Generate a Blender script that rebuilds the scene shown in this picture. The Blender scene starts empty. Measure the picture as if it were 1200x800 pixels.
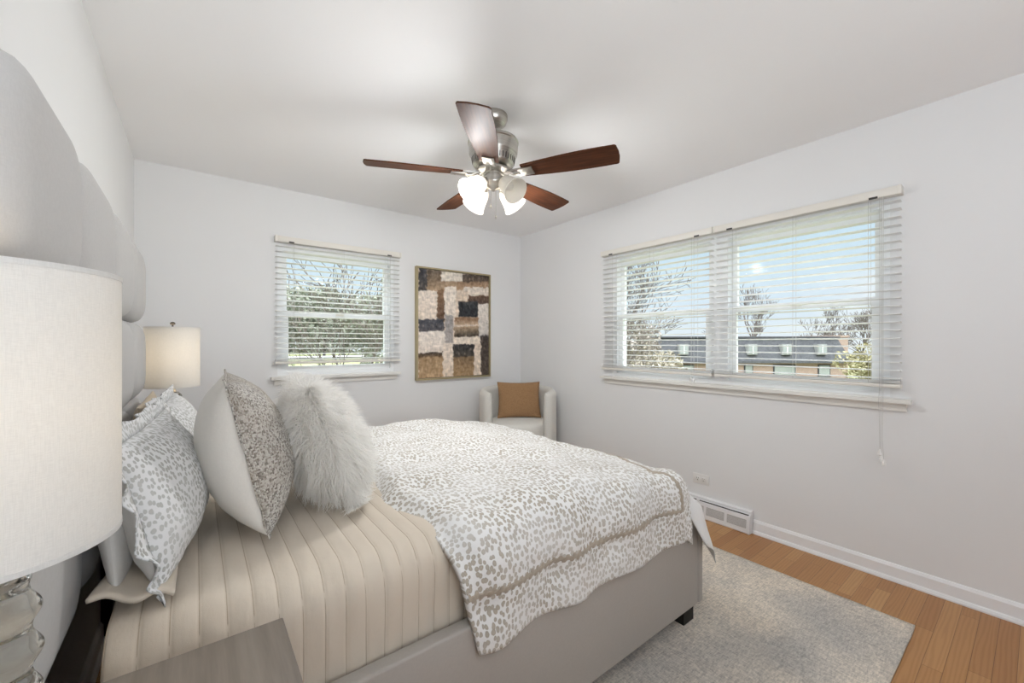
import bpy, bmesh, math, random
from math import sin, cos, pi, sqrt, radians, atan2
from mathutils import Vector, Matrix, noise

random.seed(7)
scene = bpy.context.scene
col = scene.collection

# ------------------------------------------------------------------ camera
cd = bpy.data.cameras.new('camera')
cam = bpy.data.objects.new('camera', cd)
col.objects.link(cam)
cd.sensor_width = 36.0
cd.lens = 14.4
cd.shift_y = 2.0 / 1200.0
cd.clip_start = 0.02
cd.clip_end = 500
cam.location = (0, 0, 1.243)
cam.rotation_euler = (radians(90), 0, radians(-37.7))
scene.camera = cam

# ------------------------------------------------------------------ view
scene.view_settings.view_transform = 'Standard'
scene.view_settings.look = 'None'
scene.view_settings.exposure = 0.25
scene.view_settings.gamma = 1.0
scene.view_settings.use_curve_mapping = False
scene.cycles.max_bounces = 10
scene.cycles.diffuse_bounces = 6
scene.cycles.transparent_max_bounces = 24
scene.cycles.sample_clamp_indirect = 6.0

# ------------------------------------------------------------------ world (sky with thin cloud)
world = bpy.data.worlds.new('sky')
scene.world = world
world.use_nodes = True
wt = world.node_tree
wt.nodes.clear()
wo = wt.nodes.new('ShaderNodeOutputWorld')
bg = wt.nodes.new('ShaderNodeBackground')
tc = wt.nodes.new('ShaderNodeTexCoord')
sx = wt.nodes.new('ShaderNodeSeparateXYZ')
rp = wt.nodes.new('ShaderNodeValToRGB')
el = rp.color_ramp.elements
el[0].position = 0.0
el[0].color = (0.84, 0.90, 0.96, 1)
el[1].position = 0.25
el[1].color = (0.62, 0.80, 0.94, 1)
e = el.new(0.06); e.color = (0.76, 0.86, 0.96, 1)
e = el.new(0.40); e.color = (1.3, 1.45, 1.6, 1)
e = el.new(0.72); e.color = (8.0, 8.5, 9.0, 1)
nz = wt.nodes.new('ShaderNodeTexNoise')
nz.inputs['Scale'].default_value = 3.2
nz.inputs['Detail'].default_value = 5
mp = wt.nodes.new('ShaderNodeMapping')
mp.inputs['Scale'].default_value = (1, 1, 3.0)
cr = wt.nodes.new('ShaderNodeValToRGB')
cr.color_ramp.elements[0].position = 0.52
cr.color_ramp.elements[1].position = 0.75
mx = wt.nodes.new('ShaderNodeMixRGB')
mx.inputs['Color2'].default_value = (0.93, 0.95, 0.97, 1)
wt.links.new(tc.outputs['Generated'], sx.inputs[0])
wt.links.new(sx.outputs['Z'], rp.inputs['Fac'])
wt.links.new(tc.outputs['Generated'], mp.inputs['Vector'])
wt.links.new(mp.outputs['Vector'], nz.inputs['Vector'])
wt.links.new(nz.outputs['Fac'], cr.inputs['Fac'])
wt.links.new(cr.outputs['Color'], mx.inputs['Fac'])
wt.links.new(rp.outputs['Color'], mx.inputs['Color1'])
wt.links.new(mx.outputs['Color'], bg.inputs['Color'])
bg.inputs['Strength'].default_value = 0.86
wt.links.new(bg.outputs[0], wo.inputs[0])

# ------------------------------------------------------------------ sun and large area lights
def add_light(name, kind, loc, energy, color=(1, 1, 1), rot=(0, 0, 0), size=0.1, size_y=None, parent=None):
    l = bpy.data.lights.new(name, kind)
    l.energy = energy
    l.color = color
    if kind == 'AREA':
        l.shape = 'RECTANGLE' if size_y else 'SQUARE'
        l.size = size
        if size_y: l.size_y = size_y
    elif kind == 'POINT':
        l.shadow_soft_size = size
    elif kind == 'SUN':
        l.angle = size
    o = bpy.data.objects.new(name, l)
    o.location = loc
    o.rotation_euler = rot
    col.objects.link(o)
    if parent: o.parent = parent
    return o

add_light('sun', 'SUN', (0, 0, 20), 0.7, (1.0, 0.94, 0.85), (radians(52), 0, radians(-28)), 0.01)
# two unseen soft fill lights, added behind the camera to brighten the room
add_light('rear_fill', 'AREA', (0.4, -2.6, 1.8), 6, (0.90, 0.95, 1.0), (radians(90), 0, radians(16)), 1.2, 1.2)
add_light('ceiling_fill', 'AREA', (0.2, -1.3, 1.25), 41, (0.86, 0.93, 1.0), (radians(155), 0, 0), 1.5, 1.4)  # added fill aimed up at the ceiling, not a fixture of the room

# ------------------------------------------------------------------ helpers
def tag(o, label, cat=None, group=None, kind=None):
    if label: o['label'] = label
    if cat: o['category'] = cat
    if group: o['group'] = group
    if kind: o['kind'] = kind
    return o

def thing(name, label, cat, loc=(0, 0, 0), rot=(0, 0, 0), group=None):
    o = bpy.data.objects.new(name, None)
    o.empty_display_size = 0.05
    col.objects.link(o)
    o.location = loc
    o.rotation_euler = rot
    return tag(o, label, cat, group)

def dup_tree(src, loc=None, rot=None, label=None):
    def cp(o, par):
        c = o.copy()
        col.objects.link(c)
        if par is not None: c.parent = par
        for ch in o.children: cp(ch, c)
        return c
    r = cp(src, None)
    if loc is not None: r.location = loc
    if rot is not None: r.rotation_euler = rot
    if label: r['label'] = label
    return r

class MB:
    def __init__(s):
        s.v = []; s.f = []; s.uv = {}; s.colr = None
    def add(s, vs, fs, uvs=None):
        b = len(s.v)
        s.v += [tuple(p) for p in vs]
        s.f += [tuple(i + b for i in f) for f in fs]
        if uvs is not None:
            for i, u in enumerate(uvs): s.uv[b + i] = u
        return s
    def box(s, x0, y0, z0, x1, y1, z1, M=None):
        vs = [(x0, y0, z0), (x1, y0, z0), (x1, y1, z0), (x0, y1, z0), (x0, y0, z1), (x1, y0, z1), (x1, y1, z1), (x0, y1, z1)]
        if M is not None: vs = [M @ Vector(p) for p in vs]
        return s.add(vs, [(0, 3, 2, 1), (4, 5, 6, 7), (0, 1, 5, 4), (1, 2, 6, 5), (2, 3, 7, 6), (3, 0, 4, 7)])
    def rbox(s, x0, y0, z0, x1, y1, z1, r=0.01, seg=3, M=None):
        bm = bmesh.new()
        bmesh.ops.create_cube(bm, size=1.0)
        for v in bm.verts:
            v.co = Vector(((x0 + x1) / 2 + v.co.x * (x1 - x0), (y0 + y1) / 2 + v.co.y * (y1 - y0), (z0 + z1) / 2 + v.co.z * (z1 - z0)))
        bmesh.ops.bevel(bm, geom=bm.edges[:], offset=r, segments=seg, profile=0.5, affect='EDGES')
        bm.verts.index_update()
        vs = [M @ v.co if M is not None else v.co.copy() for v in bm.verts]
        fs = [tuple(v.index for v in f.verts) for f in bm.faces]
        bm.free()
        return s.add(vs, fs)
    def lathe(s, prof, n=32, M=None, cap=True):
        vs = []
        for r, z in prof:
            for k in range(n):
                a = 2 * pi * k / n
                vs.append(Vector((r * cos(a), r * sin(a), z)))
        fs = []
        m = len(prof)
        for i in range(m - 1):
            for k in range(n):
                k2 = (k + 1) % n
                fs.append((i * n + k, i * n + k2, (i + 1) * n + k2, (i + 1) * n + k))
        if cap:
            fs.append(tuple(reversed(range(n))))
            fs.append(tuple((m - 1) * n + k for k in range(n)))
        if M is not None: vs = [M @ p for p in vs]
        return s.add(vs, fs)
    def tube(s, path, r, n=8, cap=True):
        path = [Vector(p) for p in path]
        rs = r if isinstance(r, (list, tuple)) else [r] * len(path)
        vs = []
        ref = Vector((0.31, 0.17, 0.93))
        for i, p in enumerate(path):
            t = (path[min(i + 1, len(path) - 1)] - path[max(i - 1, 0)])
            if t.length < 1e-9: t = Vector((0, 0, 1))
            t.normalize()
            if abs(t.dot(ref)) > 0.97: rr = Vector((1, 0.2, 0))
            else: rr = ref
            a = t.cross(rr).normalized(); b = t.cross(a)
            for k in range(n):
                th = 2 * pi * k / n
                vs.append(p + (a * cos(th) + b * sin(th)) * rs[i])
        fs = []
        for i in range(len(path) - 1):
            for k in range(n):
                k2 = (k + 1) % n
                fs.append((i * n + k, (i + 1) * n + k, (i + 1) * n + k2, i * n + k2))
        if cap:
            fs.append(tuple(range(n)))
            fs.append(tuple(reversed([(len(path) - 1) * n + k for k in range(n)])))
        return s.add(vs, fs)
    def grid(s, fn, nu, nv, uvfn=None, wrap=False, flip=False):
        vs = []; uvs = []
        for j in range(nv + 1):
            for i in range(nu + 1):
                vs.append(fn(i / nu, j / nv))
                if uvfn: uvs.append(uvfn(i / nu, j / nv))
        fs = []
        for j in range(nv):
            for i in range(nu):
                a = j * (nu + 1) + i
                q = (a, a + 1, a + nu + 2, a + nu + 1)
                fs.append(tuple(reversed(q)) if flip else q)
        return s.add(vs, fs, uvs if uvfn else None)
    def prism(s, outline, x0, x1, axis='x', M=None):
        """extrude a closed 2D outline along an axis; outline in the two other axes"""
        n = len(outline)
        def P(a, p):
            if axis == 'x': return Vector((a, p[0], p[1]))
            if axis == 'y': return Vector((p[0], a, p[1]))
            return Vector((p[0], p[1], a))
        vs = [P(x0, p) for p in outline] + [P(x1, p) for p in outline]
        if M is not None: vs = [M @ p for p in vs]
        fs = [tuple(range(n)), tuple(reversed(range(n, 2 * n)))]
        for k in range(n):
            k2 = (k + 1) % n
            fs.append((k, n + k, n + k2, k2))
        return s.add(vs, fs)
    def build(s, name, mat, parent=None, smooth=True, world=False, angle=40, fixn=True):
        me = bpy.data.meshes.new(name)
        vs = s.v
        if world and parent is not None:
            L = parent.location
            vs = [(p[0] - L[0], p[1] - L[1], p[2] - L[2]) for p in vs]
        me.from_pydata(vs, [], s.f)
        if s.uv:
            ul = me.uv_layers.new(name='UVMap')
            for l in me.loops:
                ul.data[l.index].uv = s.uv.get(l.vertex_index, (0, 0))
        if fixn:
            bm = bmesh.new(); bm.from_mesh(me)
            bmesh.ops.recalc_face_normals(bm, faces=bm.faces[:])
            bm.to_mesh(me); bm.free()
        if smooth:
            me.polygons.foreach_set('use_smooth', [True] * len(me.polygons))
            try: me.set_sharp_from_angle(angle=radians(angle))
            except Exception: pass
        me.update()
        o = bpy.data.objects.new(name, me)
        if mat is not None: me.materials.append(mat)
        col.objects.link(o)
        if parent is not None: o.parent = parent
        return o

def struct(o):
    o['kind'] = 'structure'
    return o

def sstep(a, b, x):
    if a == b: return 0.0 if x < a else 1.0
    t = max(0.0, min(1.0, (x - a) / (b - a)))
    return t * t * (3 - 2 * t)

def lerp_tab(tab, x):
    if x <= tab[0][0]: return tab[0][1]
    for (a, va), (b, vb) in zip(tab, tab[1:]):
        if x <= b: return va + (vb - va) * (x - a) / (b - a)
    return tab[-1][1]

# ------------------------------------------------------------------ materials
def srgb(r, g, b):
    def c(x):
        x /= 255.0
        return x / 12.92 if x <= 0.04045 else ((x + 0.055) / 1.055) ** 2.4
    return (c(r), c(g), c(b), 1)

class NT:
    def __init__(s, name):
        s.m = bpy.data.materials.new(name)
        s.m.use_nodes = True
        s.t = s.m.node_tree
        s.t.nodes.clear()
        s.out = s.t.nodes.new('ShaderNodeOutputMaterial')
        s.p = s.n('ShaderNodeBsdfPrincipled')
        s.l(s.p.outputs[0], s.out.inputs[0])
    def n(s, k, **kw):
        nd = s.t.nodes.new(k)
        for a, b in kw.items():
            if a.startswith('i_'): nd.inputs[a[2:].replace('_', ' ')].default_value = b
            else: setattr(nd, a, b)
        return nd
    def l(s, a, b): s.t.links.new(a, b)
    def coord(s, which='Object', scale=None, rot=None):
        c = s.n('ShaderNodeTexCoord')
        if scale is None and rot is None: return c.outputs[which]
        m = s.n('ShaderNodeMapping')
        if scale: m.inputs['Scale'].default_value = scale
        if rot: m.inputs['Rotation'].default_value = rot
        s.l(c.outputs[which], m.inputs['Vector'])
        return m.outputs[0]
    def noise(s, vec, scale, detail=3, rough=0.5):
        k = s.n('ShaderNodeTexNoise')
        k.inputs['Scale'].default_value = scale
        k.inputs['Detail'].default_value = detail
        k.inputs['Roughness'].default_value = rough
        if vec is not None: s.l(vec, k.inputs['Vector'])
        return k.outputs['Fac']
    def ramp(s, fac, stops, interp='LINEAR'):
        r = s.n('ShaderNodeValToRGB')
        r.color_ramp.interpolation = interp
        e = r.color_ramp.elements
        e[0].position, e[0].color = stops[0]
        e[1].position, e[1].color = stops[1]
        for p, c in stops[2:]:
            x = e.new(p); x.color = c
        s.l(fac, r.inputs['Fac'])
        return r.outputs['Color']
    def math(s, op, a, b=None, c=None):
        m = s.n('ShaderNodeMath', operation=op)
        for i, x in enumerate((a, b, c)):
            if x is None: continue
            if isinstance(x, (int, float)): m.inputs[i].default_value = x
            else: s.l(x, m.inputs[i])
        return m.outputs[0]
    def mix(s, fac, a, b, mode='MIX'):
        m = s.n('ShaderNodeMixRGB', blend_type=mode)
        for i, x in zip(('Fac', 'Color1', 'Color2'), (fac, a, b)):
            if isinstance(x, (int, float)): m.inputs[i].default_value = x
            elif isinstance(x, tuple): m.inputs[i].default_value = x
            else: s.l(x, m.inputs[i])
        return m.outputs[0]
    def bump(s, h, strength=0.3, dist=0.01):
        b = s.n('ShaderNodeBump')
        b.inputs['Strength'].default_value = strength
        b.inputs['Distance'].default_value = dist
        s.l(h, b.inputs['Height'])
        s.l(b.outputs[0], s.p.inputs['Normal'])
    def base(s, c):
        if isinstance(c, tuple): s.p.inputs['Base Color'].default_value = c
        else: s.l(c, s.p.inputs['Base Color'])
    def set(s, rough=0.5, metal=0.0, spec=0.5, sheen=0.0):
        s.p.inputs['Roughness'].default_value = rough
        s.p.inputs['Metallic'].default_value = metal
        s.p.inputs['Specular IOR Level'].default_value = spec
        s.p.inputs['Sheen Weight'].default_value = sheen
        return s

def paint(name, c, rough=0.6, bump=0.04, scale=220, spec=0.3):
    t = NT(name); t.set(rough, spec=spec)
    v = t.coord('Object')
    t.base(t.mix(t.noise(v, 1.7, 2), c, tuple(x * 0.965 for x in c[:3]) + (1,)))
    t.bump(t.noise(v, scale, 2), bump, 0.002)
    return t.m

def fabric(name, c, c2=None, weave=900, amt=0.5, rough=0.9, bump=0.25, sheen=0.15, coord='Object', stretch=(1, 1, 1)):
    t = NT(name); t.set(rough, spec=0.15, sheen=sheen)
    v = t.coord(coord)
    c2 = c2 or tuple(x * 0.82 for x in c[:3]) + (1,)
    n1 = t.noise(t.coord(coord, (weave, weave * 0.12, weave * 0.12)), 1.0, 2)
    n2 = t.noise(t.coord(coord, (weave * 0.12, weave * 0.12, weave)), 1.0, 2)
    n3 = t.noise(t.coord(coord, (weave * 0.12, weave, weave * 0.12)), 1.0, 2)
    h = t.math('ADD', t.math('ADD', n1, n2), n3)
    h = t.math('MULTIPLY', h, 0.3333)
    f = t.ramp(h, [(0.40, (0, 0, 0, 1)), (0.60, (1, 1, 1, 1))])
    t.base(t.mix(t.math('MULTIPLY', f, amt), c, c2))
    t.bump(h, bump, 0.002)
    return t.m

M = {}
M['wall'] = paint('wall_paint', (0.80, 0.80, 0.80, 1), 0.65)
M['ceil'] = paint('ceiling_paint', (0.92, 0.92, 0.925, 1), 0.75)
M['trim'] = paint('trim_enamel', (0.84, 0.84, 0.845, 1), 0.32, 0.01)
M['vinyl'] = paint('vinyl_white', (0.86, 0.87, 0.88, 1), 0.35, 0.005)
M['ivory'] = paint('ivory_enamel', (0.80, 0.77, 0.71, 1), 0.4, 0.01)
M['sill'] = paint('sill_enamel', (0.80, 0.78, 0.74, 1), 0.38, 0.01)
M['slat'] = paint('slat_white', (0.86, 0.855, 0.84, 1), 0.4, 0.004)
M['cord'] = paint('cord_white', (0.60, 0.59, 0.57, 1), 0.8, 0.02)
M['plastic'] = paint('outlet_plastic', (0.82, 0.81, 0.79, 1), 0.35, 0.003)
M['slot'] = paint('slot_dark', (0.06, 0.055, 0.05, 1), 0.6, 0.01)
M['slotgrey'] = paint('grille_grey', (0.36, 0.35, 0.335, 1), 0.6, 0.05)
M['black'] = paint('black_leg', (0.012, 0.011, 0.010, 1), 0.45, 0.02)
M['darkcloth'] = fabric('dark_cloth', (0.02, 0.019, 0.018, 1), None, 700, 0.5)

# glass pane: mostly clear with a weak reflection
t = NT('window_glass')
tr = t.n('ShaderNodeBsdfTransparent'); tr.inputs[0].default_value = (0.97, 0.985, 0.98, 1)
gl = t.n('ShaderNodeBsdfGlossy'); gl.inputs['Roughness'].default_value = 0.02
fr = t.n('ShaderNodeFresnel'); fr.inputs['IOR'].default_value = 1.08
ms = t.n('ShaderNodeMixShader')
t.l(fr.outputs[0], ms.inputs[0]); t.l(tr.outputs[0], ms.inputs[1]); t.l(gl.outputs[0], ms.inputs[2])
t.l(ms.outputs[0], t.out.inputs[0])
M['glass'] = t.m

# lamp base glass
t = NT('lamp_glass'); t.set(0.06, spec=0.5)
t.p.inputs['Transmission Weight'].default_value = 1.0
t.p.inputs['Metallic'].default_value = 0.0
t.p.inputs['IOR'].default_value = 1.4
v = t.coord('Object')
t.base(t.ramp(t.noise(v, 18, 3), [(0.40, (0.90, 0.90, 0.87, 1)), (0.62, (0.70, 0.68, 0.62, 1))]))
t.p.inputs['Roughness'].default_value = 0.05
M['lampglass'] = t.m

# oak strip floor, boards run along x
t = NT('oak_floor'); t.set(0.38, spec=0.4)
c = t.n('ShaderNodeTexCoord'); sp = t.n('ShaderNodeSeparateXYZ'); t.l(c.outputs['Object'], sp.inputs[0])
W = 0.0572
row = t.math('FLOOR', t.math('DIVIDE', sp.outputs['Y'], W))
wn = t.n('ShaderNodeTexWhiteNoise', noise_dimensions='1D'); t.l(row, wn.inputs['W'])
xo = t.math('ADD', sp.outputs['X'], t.math('MULTIPLY', wn.outputs['Value'], 5.0))
bl = t.math('FLOOR', t.math('DIVIDE', xo, 0.75))
cv = t.n('ShaderNodeCombineXYZ'); t.l(row, cv.inputs[0]); t.l(bl, cv.inputs[1])
w2 = t.n('ShaderNodeTexWhiteNoise', noise_dimensions='3D'); t.l(cv.outputs[0], w2.inputs['Vector'])
tone = t.ramp(w2.outputs['Value'], [(0.0, srgb(166, 118, 74)), (1.0, srgb(190, 146, 98)), (0.35, srgb(174, 127, 80)), (0.7, srgb(181, 134, 86))])
mpn = t.n('ShaderNodeMapping'); mpn.inputs['Scale'].default_value = (2.2, 26, 1)
off = t.n('ShaderNodeVectorMath', operation='ADD'); t.l(c.outputs['Object'], off.inputs[0])
sc3 = t.n('ShaderNodeVectorMath', operation='SCALE'); t.l(w2.outputs['Color'], sc3.inputs[0]); sc3.inputs['Scale'].default_value = 9.0
t.l(sc3.outputs[0], off.inputs[1]); t.l(off.outputs[0], mpn.inputs['Vector'])
g1 = t.n('ShaderNodeTexWave', wave_type='BANDS', bands_direction='Y'); g1.inputs['Scale'].default_value = 0.9
g1.inputs['Distortion'].default_value = 9; g1.inputs['Detail'].default_value = 3; t.l(mpn.outputs[0], g1.inputs['Vector'])
gr = t.ramp(g1.outputs['Fac'], [(0.25, (1, 1, 1, 1)), (0.9, (0.80, 0.74, 0.67, 1))])
cc = t.mix(0.55, tone, gr, 'MULTIPLY')
fy = t.math('FRACT', t.math('DIVIDE', sp.outputs['Y'], W))
fx = t.math('FRACT', t.math('DIVIDE', xo, 0.75))
gy = t.math('LESS_THAN', t.math('MINIMUM', fy, t.math('SUBTRACT', 1.0, fy)), 0.013)
gx = t.math('LESS_THAN', t.math('MINIMUM', fx, t.math('SUBTRACT', 1.0, fx)), 0.0012)
gap = t.math('MAXIMUM', gy, gx)
t.base(t.mix(t.math('MULTIPLY', gap, 0.7), cc, srgb(70, 42, 22)))
t.bump(t.math('SUBTRACT', 1.0, gap), 0.25, 0.001)
M['oak'] = t.m

# heathered woven rug
t = NT('heathered_rug'); t.set(0.95, spec=0.1, sheen=0.1)
v = t.coord('Object')
big = t.ramp(t.noise(v, 1.05, 3, 0.55), [(0.38, srgb(172, 168, 163)), (0.52, srgb(210, 199, 185))])
wa = t.noise(t.coord('Object', (42, 190, 60)), 1.0, 3, 0.7)
wb = t.noise(t.coord('Object', (190, 48, 60)), 1.0, 3, 0.7)
hw = t.math('MULTIPLY', t.math('ADD', wa, wb), 0.5)
fl = t.ramp(hw, [(0.38, (0.62, 0.62, 0.63, 1)), (0.62, (1.55, 1.54, 1.50, 1))])
cc = t.mix(0.85, big, fl, 'MULTIPLY')
cc = t.mix(t.ramp(t.noise(v, 420, 2), [(0.45, (0, 0, 0, 1)), (0.75, (0.5, 0.5, 0.5, 1))]), cc, srgb(222, 216, 206))
t.base(cc); t.bump(t.math('ADD', hw, t.noise(v, 500, 2)), 0.6, 0.004)
M['rug'] = t.m

M['uphol'] = fabric('headboard_linen', (0.50, 0.49, 0.48, 1), None, 900, 0.35, 0.85, 0.12, 0.1)
M['rail'] = fabric('rail_leatherette', (0.42, 0.39, 0.355, 1), None, 1100, 0.25, 0.55, 0.08, 0.05)
M['shade'] = None

def shade_mat(name, c, transl):
    t = NT(name); t.set(0.9, spec=0.1)
    n1 = t.noise(t.coord('Object', (160, 160, 1500)), 1.0, 2)
    n2 = t.noise(t.coord('Object', (1300, 1300, 70)), 1.0, 2)
    h = t.math('MULTIPLY', t.math('ADD', n1, n2), 0.5)
    cc = t.mix(t.ramp(h, [(0.40, (0, 0, 0, 1)), (0.62, (0.8, 0.8, 0.8, 1))]), c, tuple(x * 0.90 for x in c[:3]) + (1,))
    t.base(cc); t.bump(h, 0.25, 0.001)
    tl = t.n('ShaderNodeBsdfTranslucent'); t.l(cc, tl.inputs[0])
    ms = t.n('ShaderNodeMixShader'); ms.inputs[0].default_value = transl
    t.l(t.p.outputs[0], ms.inputs[1]); t.l(tl.outputs[0], ms.inputs[2])
    t.l(ms.outputs[0], t.out.inputs[0])
    return t.m
M['shade'] = shade_mat('lamp_shade_linen', (0.82, 0.81, 0.785, 1), 0.35)
M['frost'] = shade_mat('frosted_glass', (0.93, 0.91, 0.87, 1), 0.55)

t = NT('lit_bulb'); t.set(0.4); t.base((1, 0.95, 0.85, 1))
t.p.inputs['Emission Color'].default_value = (1.0, 0.86, 0.66, 1); t.p.inputs['Emission Strength'].default_value = 3.0
M['bulb'] = t.m

t = NT('brushed_nickel'); t.set(0.3, 1.0)
t.base(t.ramp(t.noise(t.coord('Object', (6, 6, 500)), 1.0, 2), [(0.3, (0.40, 0.38, 0.35, 1)), (0.7, (0.56, 0.54, 0.50, 1))]))
M['nickel'] = t.m
t = NT('dark_bronze'); t.set(0.35, 1.0); t.base(t.mix(t.noise(t.coord(), 60), (0.12, 0.10, 0.09, 1), (0.2, 0.18, 0.16, 1))); M['bronze'] = t.m
t = NT('walnut_blade'); t.set(0.5, spec=0.12)
g = t.noise(t.coord('Object', (5, 90, 90)), 1.0, 4, 0.65)
t.base(t.ramp(g, [(0.3, srgb(54, 29, 18)), (0.7, srgb(92, 54, 33))])); t.bump(g, 0.1, 0.001)
M['walnut'] = t.m
M['gold'] = NT('champagne_frame').set(0.42, 0.55).m
_t = M['gold'].node_tree; 
for nd in _t.nodes:
    if nd.type == 'BSDF_PRINCIPLED': nd.inputs['Base Color'].default_value = srgb(176, 162, 128)

t = NT('grey_wood'); t.set(0.5, spec=0.35)
g = t.noise(t.coord('Object', (60, 4, 60)), 1.0, 4, 0.6)
t.base(t.ramp(g, [(0.3, srgb(112, 103, 94)), (0.7, srgb(132, 123, 113))])); t.bump(g, 0.06, 0.001)
M['nightwood'] = t.m

def leopard(name, scale, ground, spot, dark=None, thr=0.34, coord='UV', str2=(1, 1.25, 1)):
    t = NT(name); t.set(0.92, spec=0.12, sheen=0.12)
    v = t.coord(coord, str2)
    nzv = t.n('ShaderNodeTexNoise'); nzv.inputs['Scale'].default_value = scale * 0.9; nzv.inputs['Detail'].default_value = 2
    t.l(v, nzv.inputs['Vector'])
    sub = t.n('ShaderNodeVectorMath', operation='SUBTRACT'); t.l(nzv.outputs['Color'], sub.inputs[0]); sub.inputs[1].default_value = (0.5, 0.5, 0.5)
    scl = t.n('ShaderNodeVectorMath', operation='SCALE'); t.l(sub.outputs[0], scl.inputs[0]); scl.inputs['Scale'].default_value = 0.55 / scale
    ad = t.n('ShaderNodeVectorMath', operation='ADD'); t.l(v, ad.inputs[0]); t.l(scl.outputs[0], ad.inputs[1])
    vo = t.n('ShaderNodeTexVoronoi', voronoi_dimensions='2D'); vo.inputs['Scale'].default_value = scale; vo.inputs['Randomness'].default_value = 0.8
    t.l(ad.outputs[0], vo.inputs['Vector'])
    lim = t.math('MULTIPLY_ADD', t.noise(vo.outputs['Color'], 7.0, 0), 0.30, thr - 0.15)
    d = t.math('SUBTRACT', lim, vo.outputs['Distance'])
    mask = t.ramp(d, [(0.0, (0, 0, 0, 1)), (0.12, (1, 1, 1, 1))])
    inner = t.ramp(d, [(0.10, (0, 0, 0, 1)), (0.26, (1, 1, 1, 1))])
    sc = t.mix(t.math('MULTIPLY', inner, 0.45), spot, dark or spot)
    gcol = t.mix(t.noise(t.coord(coord), 9, 2), ground, tuple(x * 0.93 for x in ground[:3]) + (1,))
    t.base(t.mix(t.math('MULTIPLY', mask, t.ramp(t.noise(t.coord(coord), 5.5, 3), [(0.36, (0.55, 0.55, 0.55, 1)), (0.60, (1, 1, 1, 1))])), gcol, sc))
    t.bump(t.math('ADD', t.noise(t.coord(coord), 26, 3), t.math('MULTIPLY', t.noise(t.coord(coord), 1200, 1), 0.12)), 0.35, 0.012)
    return t.m
M['leo'] = leopard('leopard_comforter', 62, (0.82, 0.815, 0.80, 1), srgb(166, 158, 145), srgb(196, 188, 174), 0.43, 'UV', (1.2, 0.85, 1))
M['leosham'] = leopard('leopard_sham', 78, (0.76, 0.76, 0.76, 1), srgb(158, 161, 156), srgb(186, 180, 172), 0.40, 'UV', (1.15, 0.85, 1))

t = NT('quilt_cotton'); t.set(0.9, spec=0.12, sheen=0.15)
v = t.coord('UV')
t.base(t.mix(t.noise(v, 5, 3), srgb(212, 201, 186), srgb(203, 191, 174)))
t.bump(t.math('ADD', t.noise(t.coord('UV', (40, 26, 1)), 1.0, 3), t.math('MULTIPLY', t.noise(v, 900, 1), 0.15)), 0.3, 0.006)
M['quilt'] = t.m
t = NT('quilt_thread'); t.set(0.9); t.base(t.mix(t.noise(t.coord('UV'), 8), srgb(184, 170, 150), srgb(176, 160, 140))); M['thread'] = t.m
M['band'] = fabric('taupe_trim', srgb(176, 165, 150), None, 300, 0.8, 0.9, 0.6)
M['white'] = fabric('white_cotton', (0.80, 0.80, 0.79, 1), None, 800, 0.2, 0.9, 0.15)
M['mattress'] = fabric('mattress_ticking', (0.66, 0.64, 0.61, 1), None, 500, 0.3)
M['greysham'] = fabric('pale_grey_cotton', (0.64, 0.62, 0.59, 1), None, 800, 0.3, 0.9, 0.15)
M['cream'] = fabric('cream_cotton', (0.80, 0.765, 0.71, 1), None, 800, 0.25, 0.9, 0.15)
M['tanpillow'] = fabric('beige_cotton', srgb(206, 190, 166), None, 700, 0.3, 0.9, 0.2)
M['camel'] = fabric('camel_linen', srgb(158, 124, 90), srgb(128, 98, 68), 700, 0.7, 0.9, 0.4)
M['boucle'] = None
t = NT('ivory_boucle'); t.set(0.95, spec=0.1, sheen=0.2)
n1 = t.noise(t.coord(), 160, 3)
t.base(t.mix(n1, (0.74, 0.72, 0.67, 1), (0.60, 0.58, 0.54, 1))); t.bump(n1, 0.5, 0.006)
M['boucle'] = t.m
t = NT('tweed_weave'); t.set(0.95, spec=0.1, sheen=0.1)
v = t.coord('UV')
vo = t.n('ShaderNodeTexVoronoi', voronoi_dimensions='2D'); vo.inputs['Scale'].default_value = 230; vo.inputs['Randomness'].default_value = 0.5; t.l(v, vo.inputs['Vector'])
w2_ = t.n('ShaderNodeTexWhiteNoise', noise_dimensions='3D'); t.l(vo.outputs['Color'], w2_.inputs['Vector'])
nub = t.ramp(w2_.outputs['Value'], [(0.0, srgb(228, 225, 219)), (1.0, srgb(124, 118, 112)), (0.44, srgb(212, 207, 199)), (0.72, srgb(174, 167, 158))])
warm = t.mix(t.ramp(t.noise(v, 4.5, 2), [(0.42, (0, 0, 0, 1)), (0.6, (0.3, 0.3, 0.3, 1))]), nub, srgb(176, 160, 138))
t.base(warm); t.bump(t.math('SUBTRACT', 1.0, vo.outputs['Distance']), 0.8, 0.006)
M['tweed'] = t.m
t = NT('white_fur'); t.set(0.8, spec=0.2, sheen=0.3)
t.base(t.mix(t.noise(t.coord(), 12, 2), (0.97, 0.96, 0.94, 1), (0.91, 0.895, 0.865, 1)))
tl = t.n('ShaderNodeBsdfTranslucent'); tl.inputs[0].default_value = (0.93, 0.915, 0.88, 1)
ms = t.n('ShaderNodeMixShader'); ms.inputs[0].default_value = 0.45
t.l(t.p.outputs[0], ms.inputs[1]); t.l(tl.outputs[0], ms.inputs[2]); t.l(ms.outputs[0], t.out.inputs[0])
M['fur'] = t.m
t = NT('painted_canvas'); t.set(0.6, spec=0.3)
at = t.n('ShaderNodeVertexColor', layer_name='Paint')
v = t.coord('Object', (7, 1, 11)); hn = t.noise(v, 3.0, 5, 0.75)
t.base(t.mix(0.5, at.outputs['Color'], t.ramp(hn, [(0.3, (0.86, 0.86, 0.85, 1)), (0.65, (1.18, 1.18, 1.18, 1))]), 'MULTIPLY')); t.bump(hn, 0.4, 0.003)
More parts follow.
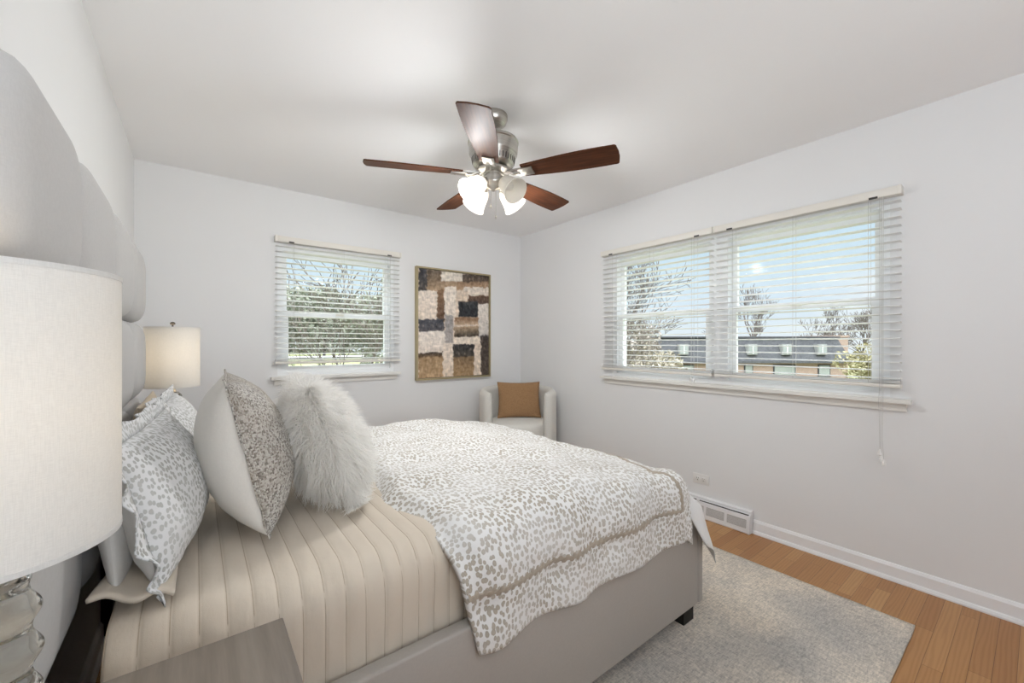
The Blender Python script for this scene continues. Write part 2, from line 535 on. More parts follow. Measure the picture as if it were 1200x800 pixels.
M['canvas'] = t.m
# ------------------------------------------------------------------ room shell
XL, XR, YB, YF, H = -0.315, 2.902, 3.605, -3.2, 2.44
TH = 0.16
W1 = (0.50, 1.43, 0.985, 2.0)         # back wall window opening: x0 x1 z0 z1
W2 = (0.49, 2.30, 0.955, 2.0)         # right wall window opening: y0 y1 z0 z1
struct(MB().box(XL - TH, YF - TH, -0.12, XR + TH, YB + TH, 0).build('floor', M['oak'], smooth=False))
struct(MB().box(XL - TH, YF - TH, H, XR + TH, YB + TH, H + 0.15).build('ceiling', M['ceil'], smooth=False))
struct(MB().box(XL - TH, YF - TH, 0, XL, YB + TH, H).build('wall_left', M['wall'], smooth=False))
struct(MB().box(XL, YF - TH, 0, XR, YF, H).build('wall_front', M['wall'], smooth=False))
m = MB()
m.box(XL, YB, 0, W1[0], YB + TH, H).box(W1[1], YB, 0, XR, YB + TH, H)
m.box(W1[0], YB, 0, W1[1], YB + TH, W1[2]).box(W1[0], YB, W1[3], W1[1], YB + TH, H)
struct(m.build('wall_back', M['wall'], smooth=False))
m = MB()
m.box(XR, YF - TH, 0, XR + TH, W2[0], H).box(XR, W2[1], 0, XR + TH, YB + TH, H)
m.box(XR, W2[0], 0, XR + TH, W2[1], W2[2]).box(XR, W2[0], W2[3], XR + TH, W2[1], H)
struct(m.build('wall_right', M['wall'], smooth=False))
# baseboards with a shoe moulding
def bprof(s):
    return [(0, 0), (0.026 * s, 0), (0.026 * s, 0.008), (0.021 * s, 0.018), (0.014 * s, 0.022), (0.013 * s, 0.072), (0.006 * s, 0.085), (0, 0.088)]
struct(MB().prism([(XR + a, b) for a, b in bprof(-1)], YF, 1.158, 'y').prism([(XR + a, b) for a, b in bprof(-1)], 1.905, YB, 'y').build('baseboard_right', M['trim'], smooth=False))
struct(MB().prism([(YB + a, b) for a, b in bprof(-1)], XL, XR - 0.03, 'x').build('baseboard_back', M['trim'], smooth=False))
struct(MB().prism([(XL + a, b) for a, b in bprof(1)], YF, YB - 0.03, 'y').build('baseboard_left', M['trim'], smooth=False))

# windows. local frame: a runs along the wall, d is depth outward from the wall face
def window(name, P, units, a0, a1, z0, z1, sill):
    """P(a, d, z) -> world; units = list of (a_lo, a_hi) sash openings"""
    root = bpy.data.objects.new(name, None); col.objects.link(root); struct(root)
    root.location = P((a0 + a1) / 2, 0, z0)
    def bx(mb, aa, ab, da, db, za, zb):
        p, q = P(aa, da, za), P(ab, db, zb)
        mb.box(min(p[0], q[0]), min(p[1], q[1]), za, max(p[0], q[0]), max(p[1], q[1]), zb)
    fr = MB()
    bx(fr, a0, a0 + 0.035, 0.005, 0.14, z0, z1); bx(fr, a1 - 0.035, a1, 0.005, 0.14, z0, z1)
    bx(fr, a0 + 0.035, a1 - 0.035, 0.005, 0.14, z1 - 0.035, z1); bx(fr, a0 + 0.035, a1 - 0.035, 0.005, 0.14, z0, z0 + 0.03)
    for (ua, ub), (va, vb) in zip(units, units[1:]):
        bx(fr, ub, va, 0.005, 0.14, z0 + 0.03, z1 - 0.035)
    fr.build('frame', M['vinyl'], root, False, True)
    for ua, ub in units:
        zm = 1.475
        for kind in ('lower_sash', 'upper_sash'):
            if kind == 'lower_sash': za, zb, da, db, st, bt, tt = z0 + 0.03, zm + 0.015, 0.025, 0.055, 0.045, 0.045, 0.036
            else: za, zb, da, db, st, bt, tt = zm - 0.015, z1 - 0.035, 0.062, 0.092, 0.038, 0.040, 0.045
            s = MB()
            bx(s, ua, ua + st, da, db, za, zb); bx(s, ub - st, ub, da, db, za, zb)
            bx(s, ua + st, ub - st, da, db, za, za + bt); bx(s, ua + st, ub - st, da, db, zb - tt, zb)
            so = s.build(kind, M['vinyl'], root, False, True)
            g = MB(); bx(g, ua + st - 0.004, ub - st + 0.004, (da + db) / 2 - 0.003, (da + db) / 2 + 0.003, za + bt - 0.004, zb - tt + 0.004)
            go = g.build('pane', M['glass'], root, False, True)
            go.parent = so
            if kind == 'lower_sash':
                lk = MB(); am = (ua + ub) / 2
                bx(lk, am - 0.03, am + 0.03, da - 0.012, da, zb - 0.02, zb - 0.004)
                lo = lk.build('sash_lock', M['ivory'], root, False, True); lo.parent = so
    # stool and apron
    sl = MB(); bx(sl, sill[0], sill[1], -0.055, 0.004, z0 - 0.022, z0 - 0.001)
    bx(sl, a0 + 0.002, a1 - 0.002, 0.004, 0.10, z0 - 0.02, z0 + 0.004)
    sl.build('window_sill', M['sill'], root, False, True)
    ap = MB(); bx(ap, sill[0] + 0.02, sill[1] - 0.02, -0.016, -0.0005, z0 - 0.065, z0 - 0.022)
    ap.build('apron', M['sill'], root, False, True)
    return root
window('window_1', lambda a, d, z: (a, YB + d, z), [(0.535, 1.395)], W1[0], W1[1], W1[2], W1[3], (0.455, 1.475))
window('window_2', lambda a, d, z: (XR + d, a, z), [(0.525, 1.325), (1.445, 2.265)], W2[0], W2[1], W2[2], W2[3], (0.405, 2.41))

# ------------------------------------------------------------------ outlet, register
o = thing('wall_outlet', 'small white duplex outlet plate on the right wall above the floor register', 'outlet', (XR, 1.51, 0.224))
MB().rbox(XR - 0.006, 1.451, 0.224, XR, 1.571, 0.296, 0.003, 2).build('cover_plate', M['plastic'], o, True, True)
for yc in (1.49, 1.532):
    r = MB().lathe([(0.0165, 0), (0.0165, 0.004), (0.015, 0.005)], 20, Matrix.Translation((XR - 0.0058, yc, 0.26)) @ Matrix.Rotation(-pi / 2, 4, 'Y')).build('socket', M['plastic'], o, True, True)
    s = MB().box(XR - 0.0116, yc - 0.0075, 0.262, XR - 0.0106, yc - 0.005, 0.270).box(XR - 0.0116, yc + 0.005, 0.262, XR - 0.0106, yc + 0.0075, 0.270)
    s.lathe([(0.003, 0), (0.003, 0.001)], 10, Matrix.Translation((XR - 0.0106, yc, 0.253)) @ Matrix.Rotation(-pi / 2, 4, 'Y'))
    so = s.build('slots', M['slot'], o, False, True); so.parent = r

reg = thing('floor_register', 'white metal baseboard register with grey grilles on the right wall', 'heating register', (XR - 0.03, 1.53, 0))
y0, y1 = 1.16, 1.90
prof = [(XR - 0.001, 0), (XR - 0.058, 0), (XR - 0.062, 0.006), (XR - 0.050, 0.112), (XR - 0.030, 0.122), (XR - 0.030, 0.137), (XR - 0.001, 0.142)]
m = MB().prism(prof, y0 + 0.01, y1 - 0.01, 'y')
m.prism([(a - 0.004 if a < XR - 0.01 else a, b + 0.002 if b > 0.1 else b) for a, b in prof], y0, y0 + 0.01, 'y').prism([(a - 0.004 if a < XR - 0.01 else a, b + 0.002 if b > 0.1 else b) for a, b in prof], y1 - 0.01, y1, 'y')
m.build('casing', M['trim'], reg, False, True)
def face_x(z): return XR - 0.062 + 0.012 * (z - 0.006) / 0.106
for k in range(5):
    ya = y0 + 0.022 + k * 0.142; yb = ya + 0.122
    q = [(face_x(0.035) - 0.0015, ya, 0.035), (face_x(0.035) - 0.0015, yb, 0.035), (face_x(0.088) - 0.0015, yb, 0.088), (face_x(0.088) - 0.0015, ya, 0.088)]
    g = MB().add(q + [(p[0] + 0.001, p[1], p[2]) for p in q], [(0, 1, 2, 3), (7, 6, 5, 4), (0, 4, 5, 1), (1, 5, 6, 2), (2, 6, 7, 3), (3, 7, 4, 0)])
    go = g.build('grille', M['slotgrey'], reg, False, True)
    sl = MB()
    for j in range(26):
        yy = ya + 0.003 + j * (yb - ya - 0.006) / 25
        sl.add([(face_x(0.037) - 0.003, yy - 0.0008, 0.037), (face_x(0.037) - 0.003, yy + 0.0008, 0.037), (face_x(0.086) - 0.003, yy + 0.0008, 0.086), (face_x(0.086) - 0.003, yy - 0.0008, 0.086),
                (face_x(0.037) - 0.0012, yy - 0.0008, 0.037), (face_x(0.037) - 0.0012, yy + 0.0008, 0.037), (face_x(0.086) - 0.0012, yy + 0.0008, 0.086), (face_x(0.086) - 0.0012, yy - 0.0008, 0.086)],
               [(0, 1, 2, 3), (0, 4, 5, 1), (1, 5, 6, 2), (2, 6, 7, 3), (3, 7, 4, 0)])
    so = sl.build('fins', M['trim'], reg, False, True); so.parent = go
MB().box(XR - 0.046, y0 + 0.012, 0.1155, XR - 0.031, y1 - 0.012, 0.1195).build('damper_slot', M['slot'], reg, False, True)
MB().rbox(XR - 0.049, 1.50, 0.112, XR - 0.040, 1.52, 0.128, 0.002, 2).build('damper_lever', M['trim'], reg, True, True)

# ------------------------------------------------------------------ venetian blinds
def blind(P, label, a0, a1, ztop, zbot, rows, stack, cords):
    """P(a, d, z): d is distance into the room from the wall face"""
    c0 = P((a0 + a1) / 2, 0.035, zbot)
    root = thing('venetian_blind', label, 'blind', c0, group='venetian blinds')
    def bx(mb, aa, ab, da, db, za, zb, r=0.0):
        p, q = P(aa, da, za), P(ab, db, zb)
        args = (min(p[0], q[0]), min(p[1], q[1]), za, max(p[0], q[0]), max(p[1], q[1]), zb)
        mb.rbox(*args, r, 2) if r else mb.box(*args)
    h = MB(); bx(h, a0, a1, 0.004, 0.060, ztop - 0.045, ztop, 0.004)
    h.build('head_rail', M['ivory'], root, True, True)
    for ac, bc in ((a0 - 0.001, a0 + 0.014), (a1 - 0.014, a1 + 0.001)):
        cl = MB(); bx(cl, ac, bc, 0.003, 0.0625, ztop - 0.0455, ztop + 0.001, 0.003)
        cl.build('end_bracket', M['ivory'], root, True, True)
    for ac in (a0 + 0.11, a1 - 0.11):
        k = MB(); bx(k, ac - 0.018, ac + 0.018, 0.0605, 0.064, ztop - 0.047, ztop - 0.036); k.build('cord_lock', M['slot'], root, False, True)
    s = MB()
    zt = ztop - 0.075; zb = zbot + 0.028 + stack
    def slat(z, tilt=0.05):
        n = 6; W_ = 0.05; up = []; dn = []
        for i in range(n + 1):
            q = (i / n - 0.5) * W_
            crown = 0.0035 * (1 - (2 * i / n - 1) ** 2)
            dd = 0.033 + q * cos(tilt); zz = z + q * sin(tilt) + crown
            up.append((dd, zz + 0.0013)); dn.append((dd, zz - 0.0013))
        ring = up + dn[::-1]
        va = [P(a0 + 0.006, d, zz) for d, zz in ring]; vb = [P(a1 - 0.006, d, zz) for d, zz in ring]
        L = len(ring); fs = [tuple(range(L)), tuple(reversed(range(L, 2 * L)))]
        for k in range(L): fs.append((k, L + k, L + (k + 1) % L, (k + 1) % L))
        s.add(va + vb, fs)
    for i in range(rows):
        slat(zt - (zt - zb) * i / (rows - 1))
    for i in range(int(stack / 0.006)):
        slat(zbot + 0.026 + i * 0.006, 0.0)
    s.build('slats', M['slat'], root, True, True, 30)
    b = MB(); bx(b, a0 + 0.004, a1 - 0.004, 0.008, 0.058, zbot, zbot + 0.020, 0.004); b.build('bottom_rail', M['ivory'], root, True, True)
    l = MB(); n_l = 2 if a1 - a0 < 0.7 else 3
    for i in range(n_l):
        ac = a0 + 0.13 + (a1 - a0 - 0.26) * i / (n_l - 1)
        for d in (0.0065, 0.0600):
            l.tube([P(ac, d, ztop - 0.046), P(ac, d, zbot + 0.02)], 0.0009, 5)
    l.build('ladder_cords', M['cord'], root, True, True)
    for path, tas in cords:
        c = MB().tube([P(*p) for p in path], 0.0012, 5)
        co = c.build('pull_cord', M['cord'], root, True, True)
        for p in tas:
            w = P(*p)
            tm = MB().lathe([(0.002, 0.018), (0.005, 0.012), (0.008, -0.004), (0.0085, -0.012), (0.004, -0.015)], 12, Matrix.Translation(w))
            tm = tm.build('tassel', M['plastic'], root, True, True); tm.parent = co
    return root
Pb = lambda a, d, z: (a, YB - d, z)
Pr = lambda a, d, z: (XR - d, a, z)
blind(Pb, 'lone cream venetian blind over the small window beside the painting', 0.478, 1.475, 2.062, 1.082, 22, 0.007,
      [([(1.37, 0.064, 2.02), (1.372, 0.066, 1.6), (1.371, 0.066, 1.2), (1.374, 0.07, 1.06)], [(1.374, 0.07, 1.045)])])
blind(Pr, 'right venetian blind of the wide window, whose pull cord hangs far below the sill', 0.437, 1.396, 2.052, 1.012, 23, 0.018,
      [([(0.520, 0.065, 2.01), (0.519, 0.066, 1.5), (0.521, 0.068, 1.0), (0.522, 0.075, 0.94), (0.519, 0.073, 0.8), (0.518, 0.073, 0.69)], [(0.518, 0.073, 0.672)]),
       ([(0.512, 0.065, 2.01), (0.511, 0.067, 1.4), (0.513, 0.076, 0.94), (0.514, 0.075, 0.75), (0.512, 0.075, 0.655)], [(0.512, 0.075, 0.64)]),
       ([(0.505, 0.065, 2.01), (0.506, 0.067, 1.4), (0.505, 0.076, 0.94), (0.508, 0.075, 0.74), (0.502, 0.075, 0.64)], [(0.502, 0.075, 0.622)])])
blind(Pr, 'left venetian blind of the wide window, nearer the room corner', 1.404, 2.392, 2.052, 1.012, 23, 0.018,
      [([(1.55, 0.065, 2.01), (1.549, 0.066, 1.5), (1.551, 0.067, 1.05), (1.545, 0.072, 1.0), (1.53, 0.072, 0.985)], [(1.53, 0.072, 0.975), (1.552, 0.073, 0.982)])])

# ------------------------------------------------------------------ rug
def rugfn(u, v):
    x = 0.62 + (2.49 - 0.62) * u; y = 0.338 + (3.05 - 0.338) * v
    e = 0.004 * noise.noise((x * 9, y * 9, 0))
    if u in (0, 1): x += e
    if v in (0, 1): y += e
    return (x, y, 0.010 + 0.0015 * noise.noise((x * 6, y * 6, 3)))
rm = MB().grid(rugfn, 80, 110)
rug = rm.build('area_rug', M['rug'], None, True, fixn=False)
sm = rug.modifiers.new('thick', 'SOLIDIFY'); sm.thickness = 0.009; sm.offset = -1
tag(rug, 'heathered grey and beige woven area rug under the bed', 'rug')
# ------------------------------------------------------------------ bed frame with channelled headboard
bed = thing('bed', 'upholstered grey bed frame with tall puffy panelled headboard', 'bed', (0.8, 1.745, 0.0))
def puffy(y0, y1, z0, z1, xb, base, puff, rad=0.115, D=0.075):
    """a pillow-like panel on plane x = xb, bulging towards +x"""
    N = 14
    def ring(d):
        w = (y1 - y0) / 2 - d; h = (z1 - z0) / 2 - d; r = max(rad - d, 0.015)
        cy = (y0 + y1) / 2; cz = (z0 + z1) / 2; pts = []
        for q, (sy, sz) in enumerate(((1, 1), (-1, 1), (-1, -1), (1, -1))):
            for k in range(N):
                a = pi / 2 * (q + k / (N - 1))
                pts.append((cy + sy * (w - r) + r * cos(a), cz + sz * (h - r) + r * sin(a)))
        return pts
    mb = MB(); vs = []; rings = []
    steps = [(0, 0.0), (0, base)] + [(D * k / 9, base + puff * sqrt(max(0, 1 - (1 - k / 9) ** 2))) for k in range(1, 10)]
    steps += [(D + 0.05, base + puff + 0.003), (D + 0.085, base + puff + 0.004)]
    for d, x in steps:
        d = min(d, min(y1 - y0, z1 - z0) / 2 - 0.02)
        rings.append(len(vs)); vs += [(xb + x, a, b) for a, b in ring(d)]
    n = 4 * N; fs = []
    for a, b in zip(rings, rings[1:]):
        for k in range(n): fs.append((a + k, a + (k + 1) % n, b + (k + 1) % n, b + k))
    fs.append(tuple(rings[-1] + k for k in range(n))); fs.append(tuple(reversed(range(n))))
    mb.add(vs, fs)
    return mb
HB_Y = [0.825, 1.27, 1.72, 2.185, 2.64]
HB_Z = [0.665, 1.0, 1.335, 1.672]
MB().rbox(-0.312, 0.84, 0.62, -0.272, 2.625, 1.64, 0.015, 3).build('headboard_back', M['uphol'], bed, True, True)
for i in range(4):
    for j in range(3):
        puffy(HB_Y[i] + 0.001, HB_Y[i + 1] - 0.001, HB_Z[j] + 0.001, HB_Z[j + 1] - 0.001, -0.274, 0.045, 0.045).build('headboard_panel', M['uphol'], bed, True, True, 60)
for yy in (1.02, 2.44):
    MB().rbox(-0.312, yy - 0.05, 0.0, -0.275, yy + 0.05, 0.62, 0.005, 2).build('headboard_leg', M['darkcloth'], bed, True, True)
RZ0, RZ1 = 0.082, 0.482
for ya, yb in ((0.938, 0.982), (2.518, 2.562)):
    MB().rbox(-0.20, ya, RZ0, 1.775, yb, RZ1, 0.008, 3).build('side_rail', M['rail'], bed, True, True)
MB().rbox(1.777, 0.936, RZ0, 1.815, 2.564, RZ1, 0.009, 3).build('foot_rail', M['rail'], bed, True, True)
for lx in (1.72, -0.1):
    for ly in (0.985, 2.515):
        MB().prism([(lx - 0.035, ly - 0.03), (lx + 0.045, ly - 0.03), (lx + 0.045, ly + 0.03), (lx - 0.035, ly + 0.03)], 0.0105 if lx > 1 else 0.0, RZ0 + 0.01, 'z').build('leg', M['black'], bed, False, True)
MB().box(-0.19, 0.983, 0.28, 1.776, 2.517, 0.33).build('slat_base', M['darkcloth'], bed, False, True)

mat_o = MB().rbox(-0.13, 1.005, 0.331, 1.74, 2.495, 0.615, 0.05, 5).build('mattress', M['mattress'])
tag(mat_o, 'thick mattress inside the grey bed frame, under the beige quilt', 'mattress')

# ------------------------------------------------------------------ draped cloths
def drape(a, b, rect, R, zt, hang_x=True):
    """cloth coordinate (a, b) -> point; rect = x0, x1, y0, y1 of the flat top"""
    x0, x1, y0, y1 = rect
    da = a - x1 if a > x1 else 0.0
    db = b - y1 if b > y1 else (b - y0 if b < y0 else 0.0)
    e = sqrt(da * da + db * db)
    cx = min(a, x1); cy = min(max(b, y0), y1)
    if e < 1e-9: return Vector((cx, cy, zt)), Vector((0, 0, 1))
    nx, ny = da / e, db / e
    if e < R * pi / 2:
        f = R * sin(e / R); g = R * (1 - cos(e / R)); n = Vector((nx * sin(e / R), ny * sin(e / R), cos(e / R)))
    else:
        f = R + 0.02 * (e - R * pi / 2); g = R + (e - R * pi / 2); n = Vector((nx, ny, 0.02))
    return Vector((cx + nx * f, cy + ny * f, zt - g)), n

# quilt: channels run across the bed
QR = (-5, 1.66, 1.08, 2.42)
CH = 0.0455
def quilt_pt(a, b):
    p, n = drape(a, b, QR, 0.088, 0.715)
    f = ((a + 0.13) / CH) % 1.0
    puff = 0.0045 * (abs(sin(pi * f)) ** 0.4) - 0.0035
    wr = 0.003 * noise.noise((a * 30, b * 9, 2.0)) + 0.006 * noise.noise((a * 5, b * 5, 7.0))
    side = sstep(1.08, 0.98, b)
    wr += side * 0.006 * noise.noise((a * 22, b * 5, 4.0))
    if b < 0.99: p.y = min(max(p.y, 0.992), 1.0)
    return p + n * (puff + wr)
qb0 = 1.08 - (0.088 * pi / 2 + 0.225); qb1 = 2.42 + (0.088 * pi / 2 + 0.2)
NQ = 22 * 10
aq = lambda u: -0.13 + 22 * CH * u
qm = MB().grid(lambda u, v: quilt_pt(aq(u), qb0 + (qb1 - qb0) * v), NQ, 130, lambda u, v: (aq(u), qb0 + (qb1 - qb0) * v))
quilt = qm.build('quilt', M['quilt'], None, True, fixn=False, angle=180)
sm = quilt.modifiers.new('thick', 'SOLIDIFY'); sm.thickness = 0.006; sm.offset = -1
tag(quilt, 'beige channel-stitched cotton quilt laid over the mattress', 'quilt')
th = MB()
k = 0
while -0.13 + k * CH < 0.72:
    a = -0.13 + k * CH; k += 1
    th.tube([quilt_pt(a, qb0 + (qb1 - qb0) * j / 110) + Vector((0, 0, 0.0002)) for j in range(111)], 0.0011, 5)
th.build('stitching', M['thread'], quilt, True)
def flapfn(u, v):
    # corner of the quilt turned out at the head end
    A = Vector((-0.035, 1.062, 0.738)); B = Vector((-0.162, 1.10, 0.752)); C = Vector((-0.03, 1.30, 0.742)); Dd = Vector((-0.13, 1.30, 0.748))
    p = A.lerp(B, u).lerp(C.lerp(Dd, u), v)
    p.z += 0.006 * sin(u * 9) * (1 - v) + 0.004 * noise.noise((u * 4, v * 4, 1))
    p.y += 0.006 * sin(u * 11) * (1 - v)
    return p
fo = MB().grid(flapfn, 20, 14, lambda u, v: (u * 0.13, v * 0.25)).build('turned_corner', M['quilt'], quilt, True, fixn=False)
sm = fo.modifiers.new('thick', 'SOLIDIFY'); sm.thickness = 0.008

# comforter
CT = 0.752
CR = (-5, 1.63, 1.06, 2.42)
cRr = 0.142
eN = cRr * pi / 2 + 0.195
cb0 = 1.06 - eN; cb1 = 2.42 + eN
edge_tab = [(cb0, 0.60), (0.80, 0.565), (0.96, 0.535), (1.12, 0.515), (1.34, 0.48), (1.8, 0.55), (2.3, 0.70), (cb1, 0.74)]
foot_tab = [(cb0, 1.81), (0.9, 1.81), (1.1, 1.82), (1.4, 1.88), (1.7, 1.93), (2.3, 1.97), (cb1, 1.97)]
tufts = []
for i in range(5):
    for j in range(8):
        tufts.append((0.62 + i * 0.27 + (0.13 if j % 2 else 0), 0.75 + j * 0.29))
def comf_pt(a, b, lift=0.0):
    p, n = drape(a, b, CR, cRr, CT)
    ea = lerp_tab(edge_tab, b); fa = lerp_tab(foot_tab, b)
    d = min(a - ea, fa - a, b - cb0, cb1 - b)
    # edge rounds down on to what lies below
    thin = 1 - sstep(0.0, 0.10, a - ea)
    p -= n * (0.045 * thin ** 1.6 * sstep(0.78, 1.02, b))
    hem = 1 - sstep(0.0, 0.05, d)
    off = 0.013 * noise.noise((a * 4.2, b * 4.2, 0.3)) + 0.007 * noise.noise((a * 10, b * 10, 5)) + 0.0035 * noise.noise((a * 24, b * 24, 9))
    for tx, ty in tufts:
        q = ((a - tx) ** 2 + (b - ty) ** 2)
        if q < 0.02: off -= 0.020 * math.exp(-q / 0.0020)
    off *= (1 - 0.7 * hem)
    side = sstep(1.06, 0.92, b)
    off += side * 0.010 * sin(a * 21 + 2.2 * noise.noise((a * 3, 0, 0))) * sstep(0.0, 0.5, (0.95 - b) / 0.3 + 0.3)
    # sinks a little towards the foot
    p.z -= 0.072 * sstep(1.15, 1.70, a) * (1 if b > 1.06 else max(0, 1 - (1.06 - b) / 0.3))
    q = p + n * (off + lift)
    q.z += 0.012 * noise.noise((a * 5.5, 1.0, 2.0)) * (1 - sstep(cb0, cb0 + 0.15, b))
    return q
NCU, NCV = 170, 230
def cab(u, v):
    b = cb0 + (cb1 - cb0) * v
    ea = lerp_tab(edge_tab, b); fa = lerp_tab(foot_tab, b)
    return ea + (fa - ea) * u, b
cm = MB().grid(lambda u, v: comf_pt(*cab(u, v)), NCU, NCV, lambda u, v: cab(u, v))
comf = cm.build('comforter', M['leo'], None, True, fixn=False, angle=180)
sm = comf.modifiers.new('thick', 'SOLIDIFY'); sm.thickness = 0.018; sm.offset = -1
tag(comf, 'puffy white comforter with taupe leopard spots draped over the foot of the bed', 'comforter')
# taupe zigzag trim band near the border
def band_strip(path, side):
    """path: list of (a, b); side(i) -> unit (da, db) across"""
    vs = []; fs = []; n = len(path)
    for i, (a, b) in enumerate(path):
        sa, sb = side(i)
        for k, w in enumerate((-0.5, -0.17, 0.17, 0.5)):
            ww = w * 0.030
            if abs(w) == 0.5: ww += 0.0065 * (1 if i % 4 < 2 else -1)
            vs.append(comf_pt(a + sa * ww, b + sb * ww, 0.0035 if 0 < k < 3 else -0.003))
        if i:
            for k in range(3): fs.append(((i - 1) * 4 + k, (i - 1) * 4 + k + 1, i * 4 + k + 1, i * 4 + k))
    return vs, fs
bb = cb0 + 0.148
foot_band = [(cb0, 1.585), (1.0, 1.585), (1.2, 1.62), (1.45, 1.69), (1.8, 1.75), (cb1, 1.78)]
bm_ = MB()
ea_ = lerp_tab(edge_tab, bb); fb_ = lerp_tab(foot_band, bb)
nb = 170
bm_.add(*band_strip([(ea_ + 0.004 + (fb_ - ea_) * i / nb, bb) for i in range(nb + 1)], lambda i: (0, 1)))
nb2 = 240
pb = [bb + (cb1 - 0.148 - bb) * i / nb2 for i in range(nb2 + 1)]
bm_.add(*band_strip([(lerp_tab(foot_band, y), y) for y in pb], lambda i: (1, 0)))
bm_.build('trim_band', M['band'], comf, True, fixn=False)

# white sheet showing below the comforter over the foot
SR = (-5, 1.660, 1.07, 2.43)
def sheet_pt(u, v):
    a = 1.50 + (1.98 - 1.50) * u
    side = 0.17 + 0.13 * sstep(1.66, 1.80, a)
    b0 = 1.07 - side; b1 = 2.43 + side
    b = b0 + (b1 - b0) * v
    p, n = drape(a, b, SR, 0.120, 0.700)
    p.z -= 0.072 * sstep(1.15, 1.70, a)
    da = max(0.0, a - SR[1]); db = min(0.0, b - SR[2]) + max(0.0, b - SR[3])
    e = sqrt(da * da + db * db)
    if e > 0.10 and da > 0:
        w = sstep(0.0, 0.55, da / e); ex = (0.9 * min(e - 0.10, 0.075) + 0.22 * max(0.0, e - 0.175)) * w
        p.x += da / e * ex; p.y += db / e * ex
    return p + n * (0.008 * sin(b * 26) * sstep(1.72, 2.0, a) + 0.004 * noise.noise((a * 9, b * 9, 2)))
so = MB().grid(sheet_pt, 50, 120, lambda u, v: (u * 0.5, v * 1.7)).build('bed_sheet', M['white'], None, True, fixn=False, angle=180)
sm = so.modifiers.new('thick', 'SOLIDIFY'); sm.thickness = 0.003; sm.offset = -1
tag(so, 'white sheet hanging out below the leopard comforter at the foot corner', 'sheet')
# ------------------------------------------------------------------ pillows
# local frame: width along Y, height along Z from the bottom edge, front faces +X
def pillow_surf(W_, H_, T, s, k=0.07, ex=0.42, seed=0, wr=0.006, sag=0.0, n=36):
    def fn(u, v):
        a = sin(pi / 2 * (2 * u - 1)); b = sin(pi / 2 * (2 * v - 1))
        y = W_ / 2 * a * (1 - k * (1 - b * b) * abs(a))
        z = H_ / 2 * b * (1 - k * (1 - a * a) * abs(b))
        t = max(0.0, (1 - a * a) * (1 - b * b)) ** ex
        low = 1 + sag * (-b)
        x = s * T / 2 * t * low
        if 0 < u < 1 and 0 < v < 1:
            x += s * wr * noise.noise((y * 9 + seed, z * 9, s * 3.3 + seed)) * min(1, t * 3)
            x += s * wr * 0.6 * noise.noise((y * 22 + seed, z * 22, s * 1.7 + seed)) * min(1, t * 3)
        return Vector((x, y, z + H_ / 2))
    return fn
